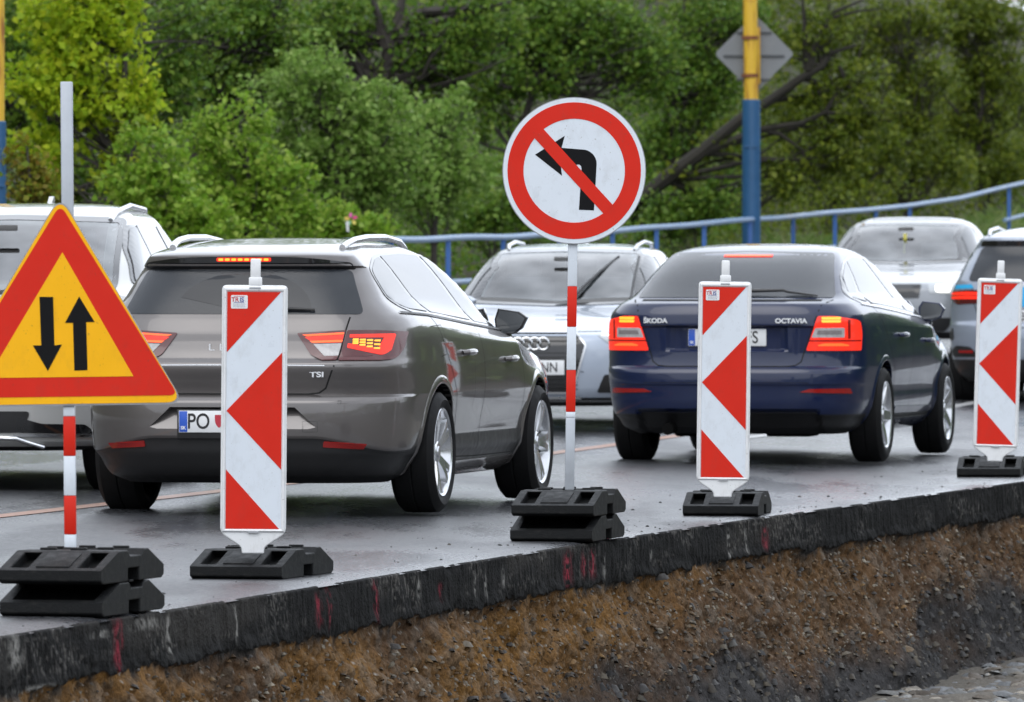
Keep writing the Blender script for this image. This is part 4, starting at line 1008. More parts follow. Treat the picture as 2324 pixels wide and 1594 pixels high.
    def finish(c):
        tmp = []
        for bm in c.cuts:
            bmesh.ops.recalc_face_normals(bm, faces=bm.faces)
            me = bpy.data.meshes.new('cutter'); bm.to_mesh(me); bm.free()
            for m in (c.pm, M_TRIM, M_DARK): me.materials.append(m)
            k = bpy.data.objects.new('cutter', me); COL.objects.link(k); k.parent = c.root; tmp.append(k)
            mod = c.body.modifiers.new('cut', 'BOOLEAN'); mod.operation = 'DIFFERENCE'; mod.object = k; mod.solver = 'EXACT'
        bpy.context.view_layer.update()
        me = bpy.data.meshes.new_from_object(c.body.evaluated_get(bpy.context.evaluated_depsgraph_get()))
        c.body.modifiers.clear(); old = c.body.data; c.body.data = me
        for k in tmp: bpy.data.objects.remove(k)
        me.set_sharp_from_angle(angle=R(13))
    # --- projecting things onto the body
    AX = {'B': (lambda p: (p[0], -10, p[1]), (0, 1, 0)), 'F': (lambda p: (p[0], 15, p[1]), (0, -1, 0)), 'R': (lambda p: (5, p[0], p[1]), (-1, 0, 0)),
          'L': (lambda p: (-5, p[0], p[1]), (1, 0, 0)), 'T': (lambda p: (p[0], p[1], 6), (0, 0, -1))}
    def hit(c, p, axis, off=0.):
        fo, d = c.AX[axis]; d = Vector(d)
        h, n, i, _ = c.bvh.ray_cast(Vector(fo(p)), d)
        if h is None:
            o = Vector(fo(p)); q = o + d * (9.2 if axis == 'B' else 11 if axis == 'F' else 4.2)
            h, n, i, _ = c.bvh.find_nearest(q)
        if n.dot(d) > 0: n = -n
        return h + n * off, n
    def patch(c, name, pts, axis, mat, off=.004, cell=.04, parent=None, skirt=True, mirror=False):
        if mirror: pts = [(-p[0], *p[1:]) for p in pts][::-1]
        bm = bmesh.new()
        f = bm.faces.new([bm.verts.new((p[0], p[1], 0)) for p in pts])
        xs = [p[0] for p in pts]; ys = [p[1] for p in pts]
        for k in range(2):
            lo, hi = (min(xs), max(xs)) if k == 0 else (min(ys), max(ys)); n = int((hi - lo) / cell)
            for j in range(1, n + 1):
                v = lo + (hi - lo) * j / (n + 1)
                bmesh.ops.bisect_plane(bm, geom=bm.verts[:] + bm.edges[:] + bm.faces[:], plane_co=(v, 0, 0) if k == 0 else (0, v, 0), plane_no=(1, 0, 0) if k == 0 else (0, 1, 0), dist=1e-6)
        bmesh.ops.triangulate(bm, faces=[f for f in bm.faces if len(f.verts) > 4])
        bm.verts.index_update(); base = []; nrm = []
        for v in bm.verts:
            h, n = c.hit((v.co.x, v.co.y), axis, 0); base.append(h); nrm.append(n)
        be = [e for e in bm.edges if len(e.link_faces) == 1]
        for v in bm.verts: v.co = base[v.index] + nrm[v.index] * off
        if skirt:
            mp = {}
            for e in be:
                for v in e.verts:
                    if v not in mp: mp[v] = bm.verts.new(base[v.index] - nrm[v.index] * .006)
            for e in be:
                a, b = e.verts
                try: bm.faces.new((a, b, mp[b], mp[a]))
                except ValueError: pass
        bmesh.ops.recalc_face_normals(bm, faces=bm.faces)
        d = Vector(c.AX[axis][1]); big = max(bm.faces, key=lambda f: f.calc_area())
        if big.normal.dot(d) > 0: bmesh.ops.reverse_faces(bm, faces=bm.faces)
        me = bpy.data.meshes.new(name); bm.to_mesh(me); bm.free()
        return link(name, me, mat, parent or c.root, True, None, 35)
    def strip(c, pts, w, axis, off=.0012, closed=False, step=.03):
        """narrow band along a 2D path, laid on the body; returns verts, faces"""
        P = [Vector(p[:2]) for p in pts]; Q = []
        segs = list(zip(P, P[1:] + P[:1])) if closed else list(zip(P[:-1], P[1:]))
        for a, b in segs:
            n = max(1, int((b - a).length / step))
            Q += [a.lerp(b, i / n) for i in range(n)]
        if not closed: Q.append(P[-1])
        v, f = [], []; n = len(Q)
        for i in range(n):
            t = (Q[(i + 1) % n] - Q[i - 1]) if closed else (Q[min(n - 1, i + 1)] - Q[max(0, i - 1)])
            t.normalize(); s_ = Vector((-t.y, t.x)) * w / 2
            for sg in (-1, 1): v.append(c.hit(tuple(Q[i] + s_ * sg), axis, off)[0])
        for i in range(n if closed else n - 1):
            j = (i + 1) % n; f.append((2 * i, 2 * i + 1, 2 * j + 1, 2 * j))
        return v, f
    def lines(c, name, items, mat, parent=None, off=.0012):
        V, Fc = [], []
        for pts, w, axis, *cl in items:
            v, f = c.strip(pts, w, axis, off, bool(cl and cl[0])); k = len(V); V += v; Fc += [tuple(i + k for i in q) for q in f]
        return mesh_obj(name, V, Fc, mat, parent or c.root, True, None, 60)
    def letters(c, name, body, size, xz, axis, mat, parent=None, ext=.002, sx=1., align='CENTER', bold=0., off=.003):
        h, n = c.hit(xz, axis, off); nn = Vector((0, -1, 0)) if axis == 'B' else Vector((0, 1, 0))
        if axis == 'B': n = Vector((n.x * .8, n.y, 0))
        else: n = Vector((n.x * .8, n.y, 0))
        return text_obj(name, body, size, face_mw(h, n), mat, parent or c.root, ext, sx, align, bold)
    def number_plate(c, x, z, axis, blue=True, items=(), w=.52, h=.112, tilt=0., holder=True, off=.012):
        p0, _ = c.hit((x, z), axis, off); sg = -1 if axis == 'B' else 1
        mw = face_mw((x, p0.y, z), (0, sg, tilt))
        def box(nm, cx, cy, sx_, sy_, d0, d1, mat, par):
            bm = bmesh.new(); add_box(bm, (cx, cy, (d0 + d1) / 2), (sx_, sy_, d1 - d0), bev=.002); bm.transform(mw); return bm_obj(nm, bm, mat, par)
        P = box('number_plate', 0, 0, w, h, -.012, .0, M_PLATE, c.root)
        if holder: box('plate_holder', 0, -.012, w + .02, h + .038, -.016, -.005, M_TRIM, P)
        if blue:
            box('blue_band', -w / 2 + .024, 0, .044, h - .004, -.004, .0008, M_PBLU, P)
            text_obj('lettering', 'SK', .024, mw @ Matrix.Translation((-w / 2 + .024, -.033, .0012)), M_PLATE, P, .0003, 1, 'CENTER', .0007)
        for body, cx, size, sx_ in items: text_obj('lettering', body, size, mw @ Matrix.Translation((cx, -.002, .001)), M_INK, P, .0003, sx_, 'CENTER', .0012)
        return P, mw

def make_wheel(parent, x, y, r, width, rr, out, spokes=5, style='twin'):
    """wheel > tyre, rim; out = +1 when the outer face looks to +x"""
    bm = bmesh.new()
    def lathe(prof, n=48):
        bm = bmesh.new(); rings = []
        for px, pr in prof: rings.append([bm.verts.new((px * out, pr * math.cos(2 * math.pi * i / n), pr * math.sin(2 * math.pi * i / n))) for i in range(n)])
        for a, b in zip(rings[:-1], rings[1:]):
            for i in range(n): bm.faces.new((a[i], a[(i + 1) % n], b[(i + 1) % n], b[i]))
        return bm
    w = width / 2
    hub = lathe([(-w, rr * .9), (-w * .2, rr * .9), (-w * .1, rr * .62), (-w * .1, .001)])
    o = bm_obj('wheel', hub, M_DARK, parent); o.location = (x, y, r)
    tb = lathe([(-w * .7, rr - .01), (-w, rr + .015), (-w * 1.06, (r + rr) / 2), (-w * .96, r - .025), (-w * .78, r - .004), (-w * .4, r), (-.006, r), (0, r - .006), (.006, r), (w * .4, r), (w * .78, r - .004), (w * .96, r - .025), (w * 1.06, (r + rr) / 2), (w, rr + .012), (w * .86, rr - .004), (w * .6, rr - .02)], 64)
    bm_obj('tyre', tb, M_TYRE, o)
    rb = lathe([(w * .15, rr - .045), (w * .72, rr - .024), (w * .92, rr - .014), (w * .98, rr - .002), (w * .90, rr + .004)], 64)
    hubx = w * .62
    for k in range(spokes):
        a0 = 2 * math.pi * k / spokes + .3
        for dv in ((-.16, .16) if style == 'twin' else (0,)):
            n = 6; prev = None
            for j in range(n + 1):
                t = j / n; rad = .035 + (rr - .045) * t; a = a0 + dv * (t ** .8) * 1.15
                hwid = (.026 if style == 'twin' else .042) * (1 - .30 * t) + .004
                px = (hubx + .028 * math.sin(t * 1.6)) * out
                ct, st = math.cos(a), math.sin(a); tx, tz = -st, ct
                ring = []
                for sgn, dx in ((-1, -.030), (-.75, .004), (.75, .004), (1, -.030)):
                    ring.append(rb.verts.new((px + dx * out, rad * ct + tx * hwid * sgn, rad * st + tz * hwid * sgn)))
                if prev:
                    for q in range(3): rb.faces.new((prev[q], prev[q + 1], ring[q + 1], ring[q]))
                prev = ring
    cap = [(hubx + .006, .062), (hubx + .014, .05), (hubx + .014, .032), (hubx + .020, .028), (hubx + .020, .001)]
    n = 24; rings = [[rb.verts.new((px * out, pr * math.cos(2 * math.pi * i / n), pr * math.sin(2 * math.pi * i / n))) for i in range(n)] for px, pr in cap]
    for a, b in zip(rings[:-1], rings[1:]):
        for i in range(n): rb.faces.new((a[i], a[(i + 1) % n], b[(i + 1) % n], b[i]))
    bm_obj('rim', rb, M_ALLOY, o, sharp=30)
    return o

def wheels(c, wb, r, w, rr, hw, spokes=5, style='twin', ang=.0):
    for y in (0, wb):
        for sx in (1, -1):
            k = make_wheel(c.root, sx * (hw - w / 2), y, r, w, rr, sx, spokes, style); k.rotation_euler = (ang + y * .7, 0, 0)

def mirror_part(c, side, base, outline, depth, mat, facing=-1, stalk=True):
    """door mirror: outline (x from the door outwards, z) of the glass side, facing -1 = glass towards -y"""
    bm = bmesh.new(); rings = []
    cx = sum(p[0] for p in outline) / len(outline); cz = sum(p[1] for p in outline) / len(outline)
    for t, sc in ((0, .94), (.06, 1.0), (.45, .98), (.8, .78), (1., .45)):
        rings.append([bm.verts.new((base[0] + side * (cx + (p[0] - cx) * sc), base[1] - facing * depth * t, base[2] + cz + (p[1] - cz) * sc)) for p in outline])
    n = len(outline); bm.faces.new(rings[0]); bm.faces.new(rings[-1])
    for a, b in zip(rings[:-1], rings[1:]):
        for i in range(n): bm.faces.new((a[i], a[(i + 1) % n], b[(i + 1) % n], b[i]))
    if stalk:
        add_box(bm, (base[0] + side * .03, base[1] - facing * depth * .5, base[2] + min(p[1] for p in outline) - .012), (.15, .07, .05), bev=.015)
    o = bm_obj('door_mirror', bm, mat, c.root)
    bm = bmesh.new()
    ring = [bm.verts.new((base[0] + side * (cx + (p[0] - cx) * .86), base[1] + facing * .003, base[2] + cz + (p[1] - cz) * .86)) for p in outline]; bm.faces.new(ring)
    if (bm.faces[:][0].normal.y > 0) != (facing > 0): bmesh.ops.reverse_faces(bm, faces=bm.faces[:])
    me = bpy.data.meshes.new('mirror_glass'); bm.to_mesh(me); bm.free()
    link('mirror_glass', me, M_GLASSD, o, False)
    return o

def roof_rail(c, pts, r, mat):
    for sx in (-1, 1):
        P = []
        for x, y, dz in pts:
            h, _ = c.hit((sx * x, y), 'T'); P.append(h + Vector((0, 0, dz)))
        Q = []
        for a, b in zip(P[:-1], P[1:]): Q += [tuple(a.lerp(b, t)) for t in (0, .33, .66)]
        Q.append(tuple(P[-1]))
        v, f = tube_data(Q, r, 8); mesh_obj('roof_rail', v, f, mat, c.root)

def handle(c, y, z, side, mat, ln=.2):
    h, n = c.hit((y, z), 'R' if side > 0 else 'L'); par = None
    P = [h + Vector((0, d * ln, 0)) + n * o_ for d, o_ in ((-.5, .0), (-.42, .025), (-.15, .036), (.2, .036), (.42, .026), (.5, 0))]
    v, f = tube_data(P, [.012, .016, .017, .017, .016, .011], 8); mesh_obj('door_handle', v, f, mat, c.root)

def arch_lip(c, y, z, r0, r1, side, mat, a0=-.35, a1=None, off=.006):
    a1 = math.pi - a0 if a1 is None else a1
    A_ = np.linspace(a0, a1, 26); pts = [(y + r1 * math.cos(a), z + r1 * math.sin(a)) for a in A_] + [(y + r0 * math.cos(a), z + r0 * math.sin(a)) for a in A_[::-1]]
    V, Fc = [], []
    ax = 'R' if side > 0 else 'L'
    for i, a in enumerate(A_):
        ring = []
        for rr, o_ in ((r1, .0005), (r1 - .012, off), (r0 + .010, off + .002), (r0, off), (r0, -.03)):
            h, n = c.hit((y + rr * math.cos(a), z + rr * math.sin(a)), ax); h = Vector((h.x + side * o_, y + rr * math.cos(a), z + rr * math.sin(a))); ring.append(h)
        V += ring
        if i:
            k = 5 * i
            for j in range(4): Fc.append((k - 5 + j, k - 4 + j, k + 1 + j, k + j))
    return mesh_obj('wheel_arch', V, Fc, mat, c.root, True, None, 40)

def underbody(c, hw, y0, y1, z0=.17, z1=.30):
    bm = bmesh.new(); add_box(bm, (0, (y0 + y1) / 2, (z0 + z1) / 2), (hw * 2, y1 - y0, z1 - z0), bev=.03)
    for x in (-.32, .30): add_box(bm, (x, y0 + .5, z0 - .01), (.30, .4, .05), bev=.02)
    bm_obj('underbody', bm, M_DARK, c.root)
HEAD = R(11.6)
def place(root, X, Y, a, z=None):
    root.location = (X, Y, float(road_z(X, Y)) if z is None else z); root.rotation_euler = (0, 0, -a)

# ------------------------------------------------------------------ brown-grey estate car
def estate_car():
    pm = paint('taupe_grey_metallic_paint', (.118, .107, .104), .5, .36)
    root = empty('estate_car', label='brown-grey estate car braking in front of the largest arrow panel', cat='car')
    #        z     hw    yr     yf     Lr   Lf
    prof = [(.17, .70, -.74, 3.30, .30, .5), (.215, .79, -.86, 3.40, .35, .55), (.30, .845, -.935, 3.48, .42, .6), (.335, .868, -.955, 3.51, .46, .6), (.40, .880, -.972, 3.53, .48, .6), (.42, .886, -.985, 3.54, .48, .6),
            (.50, .900, -.990, 3.55, .48, .62), (.585, .905, -.985, 3.555, .48, .62), (.618, .907, -.962, 3.55, .47, .62), (.632, .908, -.905, 3.55, .46, .62), (.70, .908, -.925, 3.53, .46, .63), (.772, .906, -.946, 3.50, .45, .65), (.788, .905, -.944, 3.48, .45, .65),
            (.82, .902, -.908, 3.38, .44, .7), (.90, .893, -.880, 2.95, .42, .8), (.95, .880, -.868, 2.60, .40, .8), (.985, .858, -.855, 2.28, .38, .7), (1.02, .828, -.842, 2.02, .36, .55), (1.045, .800, -.835, 1.94, .33, .5),
            (1.10, .762, -.808, 1.83, .30, .46), (1.20, .703, -.745, 1.62, .27, .42), (1.283, .650, -.690, 1.41, .25, .4), (1.296, .640, -.715, 1.38, .22, .4), (1.345, .602, -.720, 1.23, .20, .4), (1.360, .586, -.690, 1.18, .21, .4),
            (1.385, .552, -.53, 1.05, .25, .4), (1.41, .50, -.30, .92, .3, .4), (1.430, .42, -.02, .75, .3, .35), (1.442, .29, .14, .60, .2, .2), (1.446, .14, .28, .48, .1, .1)]
    def warp(A_):
        x, y, z = A_[..., 0], A_[..., 1], A_[..., 2]
        k = np.exp(-((z - .41) / .06) ** 2) * sstep(.45, .95, np.abs(x) / .9) * (y < 0)
        z2 = z - .075 * k * sstep(0, -.9, y - .1)
        b = np.exp(-((z - 1.0) / .11) ** 2)
        z2 = z2 + b * np.clip(.035 - .045 * (y - .0), -.06, .04) * (y > -.75) * sstep(-.8, -.3, y)
        A_[..., 2] = z2; return A_
    def dent(A_):
        x, y, z = A_[..., 0], A_[..., 1], A_[..., 2]; rear = y < -.5
        # concave flank under the shoulder, feature line towards the sill
        side = (np.abs(x) > .78) & (y > -.3) & (y < 3.0)
        g = .018 * np.exp(-((z - .47) / .10) ** 2)
        A_[..., 0] -= np.sign(x) * g * side * sstep(-.3, .2, y) * sstep(3.0, 2.4, y)
        return A_
    c = Car(root, prof, pm, 4.4, [(0, .318, .90), (2.636, .318, .90)], .362, .405, warp, dent, (.085, .11), gh=.07, fender=.12)
    c.cut_wedge([(-.335, -1.2, .570), (.335, -1.2, .570), (.455, -1.2, .452), (-.455, -1.2, .452)], [(-.330, -.925, .566), (.330, -.925, .566), (.450, -.978, .455), (-.450, -.978, .455)])
    c.finish()
    # rear glass with the black band of the spoiler, the third brake light
    c.patch('rear_window', rpoly([(-.640, 1.045), (-.542, 1.275), (.542, 1.275), (.640, 1.045)], .03), 'B', M_GLASS, .003)
    c.patch('wiped_area', [(.02 + .36 * math.cos(t), 1.062 + .20 * math.sin(t)) for t in np.linspace(.05, math.pi - .35, 24)] + [(.02 + .10 * math.cos(t), 1.062 + .05 * math.sin(t)) for t in np.linspace(math.pi - .35, .05, 8)], 'B', M_WIPED, .0042, .03, bpy.data.objects['rear_window'])
    sp = c.patch('spoiler_band', rpoly([(-.560, 1.276), (-.545, 1.312, .02), (-.35, 1.337, .2), (0, 1.347, .2), (.35, 1.337, .2), (.545, 1.312, .02), (.560, 1.276)], .01), 'B', M_GLOSSB, .004)
    bl = c.patch('brake_light', rpoly([(-.145, 1.318), (-.145, 1.338), (.145, 1.338), (.145, 1.318)], .008), 'B', M_LRED, .007, .03)
    for i in range(8): c.patch('lamp_led', rpoly([(-.135 + i * .0345, 1.322), (-.135 + i * .0345, 1.334), (-.135 + i * .0345 + .026, 1.334), (-.135 + i * .0345 + .026, 1.322)], .006), 'B', M_LYEL, .0085, .03, bl)
    # wiper
    v, f = tube_data([c.hit((x, z), 'B', o_)[0] for x, z, o_ in ((.02, 1.062, .02), (.20, 1.066, .03), (.22, 1.066, .022), (.40, 1.062, .016))], [.016, .013, .009, .006], 7); mesh_obj('rear_wiper', v, f, M_TRIM, root)
    # tail lamps: dark red housing, lit tubes, clear segment, brake LEDs on the wing
    for m in (False, True):
        lo = [(.315, .948), (.565, .962, .004), (.53, .808, .004), (.455, .806), (.395, .835)]
        l = c.patch('tail_lamp', rpoly(lo, .012), 'B', M_LENSD, .006, .03, mirror=m)
        c.patch('lit_tube', rpoly([(.345, .938), (.558, .950), (.556, .940), (.370, .930)], .003), 'B', M_LORG, .009, .03, l, mirror=m)
        c.patch('lit_tube', rpoly([(.358, .926), (.556, .937), (.552, .915), (.385, .909)], .003), 'B', M_LRED, .008, .03, l, mirror=m)
        c.patch('lit_tube', rpoly([(.385, .907), (.552, .913), (.549, .900), (.400, .896)], .003), 'B', M_LORG, .009, .03, l, mirror=m)
        c.patch('reversing_lamp', rpoly([(.405, .890), (.547, .894), (.535, .830), (.465, .828)], .004), 'B', M_LCLR, .008, .03, l, mirror=m)
        wo = [(.572, .962), (.70, .962), (.835, .955, .006), (.825, .87), (.80, .812, .03), (.74, .806), (.538, .806)]
        l2 = c.patch('tail_lamp', rpoly(wo, .008), 'B', M_LENSD, .006, .03, mirror=m)
        c.patch('lit_tube', rpoly([(.585, .940), (.79, .944, .01), (.775, .86), (.745, .832, .02), (.575, .872), (.578, .895), (.72, .868), (.742, .925), (.585, .924)], .004), 'B', M_LRED, .009, .02, l2, mirror=m)
        for r_ in range(3):
            for q in range(4):
                x0 = .60 + q * .033; z0 = .918 - r_ * (.010 + .0032 * q) - .002 * q
                c.patch('lamp_led', rpoly([(x0, z0 - .008), (x0, z0), (x0 + .027, z0 + .001), (x0 + .027, z0 - .009)], .002), 'B', M_LYEL, .011, .03, l2, False, mirror=m)
        c.patch('lamp_edge', rpoly([(.555, .852), (.545, .825), (.66, .826), (.70, .832)], .004), 'B', M_LENSD, .009, .03, l2, mirror=m)
        c.patch('reflector', rpoly([(.475, .392), (.47, .362), (.665, .352), (.685, .378)], .006), 'B', M_LENS, .006, .03, mirror=m)
    # hatch outline, crease, tow cover, sensors
    hat = [(.578, 1.03), (.566, .97), (.535, .81), (.475, .665), (.44, .640), (.38, .634)]
    c.lines('panel_gap', [(hat + [(-x, z) for x, z in hat[::-1]], .008, 'B'), ([(.78, .55), (.8, .62), (.80, .80)], .003, 'R')], M_SHUT)
    c.lines('panel_gap', [([(.372, .44), (.372, .495), (.448, .495), (.448, .44)], .0015, 'B', True), ([(.55, .60), (.565, .60), (.565, .585), (.55, .585)], .002, 'B', True), ([(-.55, .60), (-.565, .60), (-.565, .585), (-.55, .585)], .002, 'B', True)], M_SHUT)
    c.lines('swage_line', [([(-.475, .782), (-.2, .784), (.2, .784), (.475, .782)], .004, 'B')], M_SATIN, None, .001)
    c.letters('lettering', 'L E O N', .05, (-.150, .872), 'B', M_BADGE, sx=1.5, align='LEFT'); c.letters('lettering', 'TSI', .038, (.435, .735), 'B', M_BADGE, sx=1.5, bold=.001)
    P, mw = c.number_plate(-.02, .492, 'B', True, [('PO', -.155, .112, .82)], off=.004)
    bm = bmesh.new(); bm.from_mesh(bpy.data.meshes.new('x')); prism = rpoly([(-.068, .035), (-.024, .035), (-.024, -.008, .02), (-.046, -.035, .01), (-.068, -.008, .02)], .004)
    vs = [bm.verts.new((p[0] - .0, p[1], .0012)) for p in prism]; bm.faces.new(vs); bm.transform(mw); bm_obj('coat_of_arms', bm, M_TXTR, P, smooth=False)
    # flanks
    for sd_, ax in ((1, 'R'), (-1, 'L')):
        win = [(-.44, 1.11), (-.46, 1.275), (-.22, 1.350, .08), (.35, 1.372), (.95, 1.352), (1.30, 1.27), (1.72, 1.085), (1.99, .955, .01), (1.90, .945, .01), (.9, .992), (-.05, 1.042), (-.34, 1.053)]
        c.patch('window_frame', rpoly(win, .05), ax, M_GLOSSB, .003, .05)
        c.patch('side_window', rpoly([(-.42, 1.12), (-.435, 1.268), (-.22, 1.332, .05), (-.12, 1.340, .01), (.02, 1.055, .01), (-.32, 1.072)], .05), ax, M_GLASSD, .005, .05)
        c.patch('side_window', rpoly([(-.07, 1.346), (.35, 1.357), (.72, 1.351), (1.0, 1.005), (.08, 1.052)], .012), ax, M_GLASSD, .005, .05)
        c.patch('side_window', rpoly([(.80, 1.348), (.95, 1.337), (1.29, 1.252), (1.70, 1.075), (1.88, .985), (1.86, .962), (1.08, .997)], .014), ax, M_GLASSD, .005, .05)
        c.lines('panel_gap', [([(-.04, 1.04), (.10, .90), (.36, .62), (.43, .47), (.44, .30)], .005, ax), ([(.98, .99), (1.05, .80), (1.06, .3)], .005, ax), ([(1.98, .94), (2.10, .80), (2.16, .6), (2.14, .34)], .005, ax), ([(.44, .285), (1.1, .275), (2.12, .275)], .006, ax)], M_SHUT)
        c.lines('panel_gap', [([(-.12, .98), (.10, .985), (.14, .95), (.13, .83), (.02, .82)], .003, ax)], M_SHUT)
        c.lines('window_trim', [([(-.5, 1.052), (-.05, 1.037), (.9, .986), (1.92, .938)], .010, ax)], M_TRIM, None, .006)
        handle(c, .62, .835, sd_, pm); handle(c, 1.70, .79, sd_, pm)
        for y in (0, 2.636): arch_lip(c, y, .318, .362, .405, sd_, pm, -.28)
        mirror_part(c, sd_, (.755, 1.93, .985), [(.02, .02), (.03, -.065), (.13, -.062), (.175, -.03), (.205, .03), (.16, .062), (.04, .08)], .11, M_GLOSSB)
        c.patch('sill', [(.40, .19), (.40, .262), (2.2, .262), (2.2, .19)], ax, pm, .010, .06)
    roof_rail(c, [(.455, -.42, .004), (.464, -.34, .018), (.472, -.22, .028), (.483, .02, .034), (.49, .45, .036), (.487, .80, .028), (.48, .95, .014), (.475, 1.02, .002)], .018, M_SATIN)
    v, f = tube_data([c.hit((0, -.30), 'T')[0], c.hit((0, -.34), 'T', .05)[0]], [.02, .008], 8)
    wheels(c, 2.636, .318, .225, .232, .905, 5, 'twin', .35)
    underbody(c, .68, -.62, 3.2, .20, .34)
    place(root, -1.245, 41.83, HEAD)
estate_car()

# ------------------------------------------------------------------ dark blue liftback
def blue_car():
    pm = paint('dark_blue_paint', (.0010, .0075, .042), .0, .34, .75, .3)
    root = empty('liftback_car', label='dark blue liftback car with lit brake lights behind the second arrow panel', cat='car')
    prof = [(.20, .70, -.84, 3.30, .3, .5), (.25, .80, -.95, 3.42, .36, .55), (.30, .83, -.99, 3.46, .38, .6), (.335, .862, -1.045, 3.50, .44, .6), (.42, .885, -1.070, 3.54, .46, .6), (.52, .895, -1.078, 3.555, .46, .62), (.535, .897, -1.086, 3.555, .46, .62), (.60, .902, -1.083, 3.555, .46, .62),
            (.630, .904, -1.068, 3.55, .46, .62), (.650, .905, -1.030, 3.55, .45, .62), (.76, .906, -1.018, 3.50, .44, .65), (.90, .900, -1.020, 3.0, .42, .8), (.915, .898, -1.034, 2.9, .42, .8), (.98, .882, -1.030, 2.45, .40, .8),
            (1.03, .850, -1.012, 2.12, .38, .6), (1.058, .828, -.990, 1.99, .36, .5), (1.075, .805, -.93, 1.94, .34, .5), (1.092, .780, -.84, 1.90, .32, .48), (1.15, .738, -.71, 1.78, .30, .45), (1.25, .676, -.50, 1.56, .28, .42), (1.35, .612, -.265, 1.30, .28, .4),
            (1.395, .572, -.13, 1.14, .28, .4), (1.42, .528, .02, 1.03, .3, .4), (1.440, .46, .20, .92, .3, .35), (1.455, .35, .40, .80, .2, .2), (1.461, .18, .52, .68, .08, .08)]
    def warp(A_):
        x, y, z = A_[..., 0], A_[..., 1], A_[..., 2]
        b = np.exp(-((z - 1.0) / .10) ** 2); A_[..., 2] = z + b * np.clip(.02 - .04 * y, -.06, .02) * sstep(-.9, -.3, y)
        return A_
    def dent(A_):
        x, y, z = A_[..., 0], A_[..., 1], A_[..., 2]; rear = y < -.6
        m = sstep(0, .03, .40 - np.abs(x)) * sstep(.745, .765, z) * sstep(.918, .902, z) * rear
        A_[..., 1] += .030 * m
        m = sstep(0, .05, .62 - np.abs(x)) * sstep(.37, .335, z) * rear; A_[..., 1] += .075 * m
        side = (np.abs(x) > .78) & (y > -.3) & (y < 3.0)
        g = .014 * np.exp(-((z - .50) / .10) ** 2); A_[..., 0] -= np.sign(x) * g * side * sstep(-.3, .2, y) * sstep(3.0, 2.4, y)
        return A_
    c = Car(root, prof, pm, 4.8, [(0, .318, .90), (2.686, .318, .90)], .362, .33, warp, dent, (.085, .11), gh=.07, fender=.12)
    c.finish()
    c.patch('rear_window', rpoly([(-.665, 1.098), (-.545, 1.395), (0, 1.408), (.545, 1.395), (.665, 1.098)], .03), 'B', M_GLASS, .003, .045)
    bl = c.patch('brake_light', rpoly([(-.165, 1.366), (-.165, 1.380), (.165, 1.380), (.165, 1.366)], .006), 'B', M_LRED, .006, .03)
    c.patch('lamp_led', rpoly([(-.155, 1.369), (-.155, 1.377), (.155, 1.377), (.155, 1.369)], .003), 'B', M_LORG, .0075, .03, bl)
    for k in range(3):
        v, f = tube_data([c.hit((x, z), 'B', o_)[0] for x, z, o_ in ((.10, 1.118 + k * .006, .03), (.34, 1.116 + k * .005, .035), (.36, 1.116, .025), (.56, 1.102, .012))], [.014, .010, .009, .005], 7)
        if k == 0: mesh_obj('rear_wiper', v, f, M_TRIM, root)
    c.lines('panel_gap', [([(-.60, 1.082), (.60, 1.082)], .012, 'B')], M_SHUT)
    for m in (False, True):
        lo = [(.600, .978), (.70, .978), (.838, .952, .03), (.846, .86), (.842, .752, .01), (.525, .752)]
        l = c.patch('tail_lamp', rpoly(lo, .012), 'B', M_LRED, .006, .03, mirror=m)
        for r_ in range(2): c.patch('lamp_led', rpoly([(.625, .936 + r_ * .020), (.622, .952 + r_ * .020), (.735, .952 + r_ * .020), (.735, .936 + r_ * .020)], .004), 'B', M_LYEL, .009, .03, l, mirror=m)
        c.patch('reversing_lamp', rpoly([(.585, .906), (.755, .906), (.755, .838), (.558, .838)], .008), 'B', M_LCLR, .009, .03, l, mirror=m)
        c.patch('indicator_lens', rpoly([(.60, .885), (.738, .885), (.738, .858), (.59, .858)], .004), 'B', pmat('smoked_lens', (.22, .20, .20), .15, coat=.5, var=.4, scale=50), .011, .03, l, mirror=m)
        c.patch('lamp_edge', rpoly([(.545, .822), (.545, .812), (.84, .812), (.84, .822)], .003), 'B', M_LENS, .008, .03, l, mirror=m)
        c.patch('lamp_edge', rpoly([(.775, .955), (.788, .955), (.788, .83), (.775, .83)], .003), 'B', M_LENS, .008, .03, l, mirror=m)
        c.patch('lit_tube', rpoly([(.60, .79), (.64, .80), (.74, .80), (.78, .79), (.78, .782), (.60, .782)], .003), 'B', M_LORG, .008, .03, l, mirror=m)
        c.patch('reflector', rpoly([(.49, .480), (.55, .502), (.79, .505), (.80, .470)], .006), 'B', M_LENS, .006, .03, mirror=m)
    lid = [(.665, 1.085), (.615, 1.05), (.592, .975), (.515, .75), (.495, .68), (.46, .655), (.40, .648)]
    c.lines('panel_gap', [(lid + [(-x, z) for x, z in lid[::-1]], .007, 'B')], M_SHUT)
    c.lines('panel_gap', [([(-.55, .542), (.55, .542)], .003, 'B'), ([(-.50, .916), (.50, .916)], .006, 'B')], M_SHUT)
    c.letters('lettering', 'ŠKODA', .042, (-.475, .946), 'B', M_BADGE, sx=1.15, bold=.0015, off=.006); c.letters('lettering', 'OCTAVIA', .042, (.430, .946), 'B', M_BADGE, sx=1.15, bold=.0015, off=.006)
    c.number_plate(0, .838, 'B', True, [('FS', .165, .112, .82)], off=.010, holder=False)
    c.patch('lower_bumper', rpoly([(-.60, .345), (-.52, .21), (.52, .21), (.60, .345)], .03), 'B', M_TRIM, .004, .05)
    v, f = tube_data([(-.40, -1.0, .235), (-.40, -.80, .245), (-.40, -.45, .26)], .04, 12); mesh_obj('silencer', v, f, M_DARK, root)
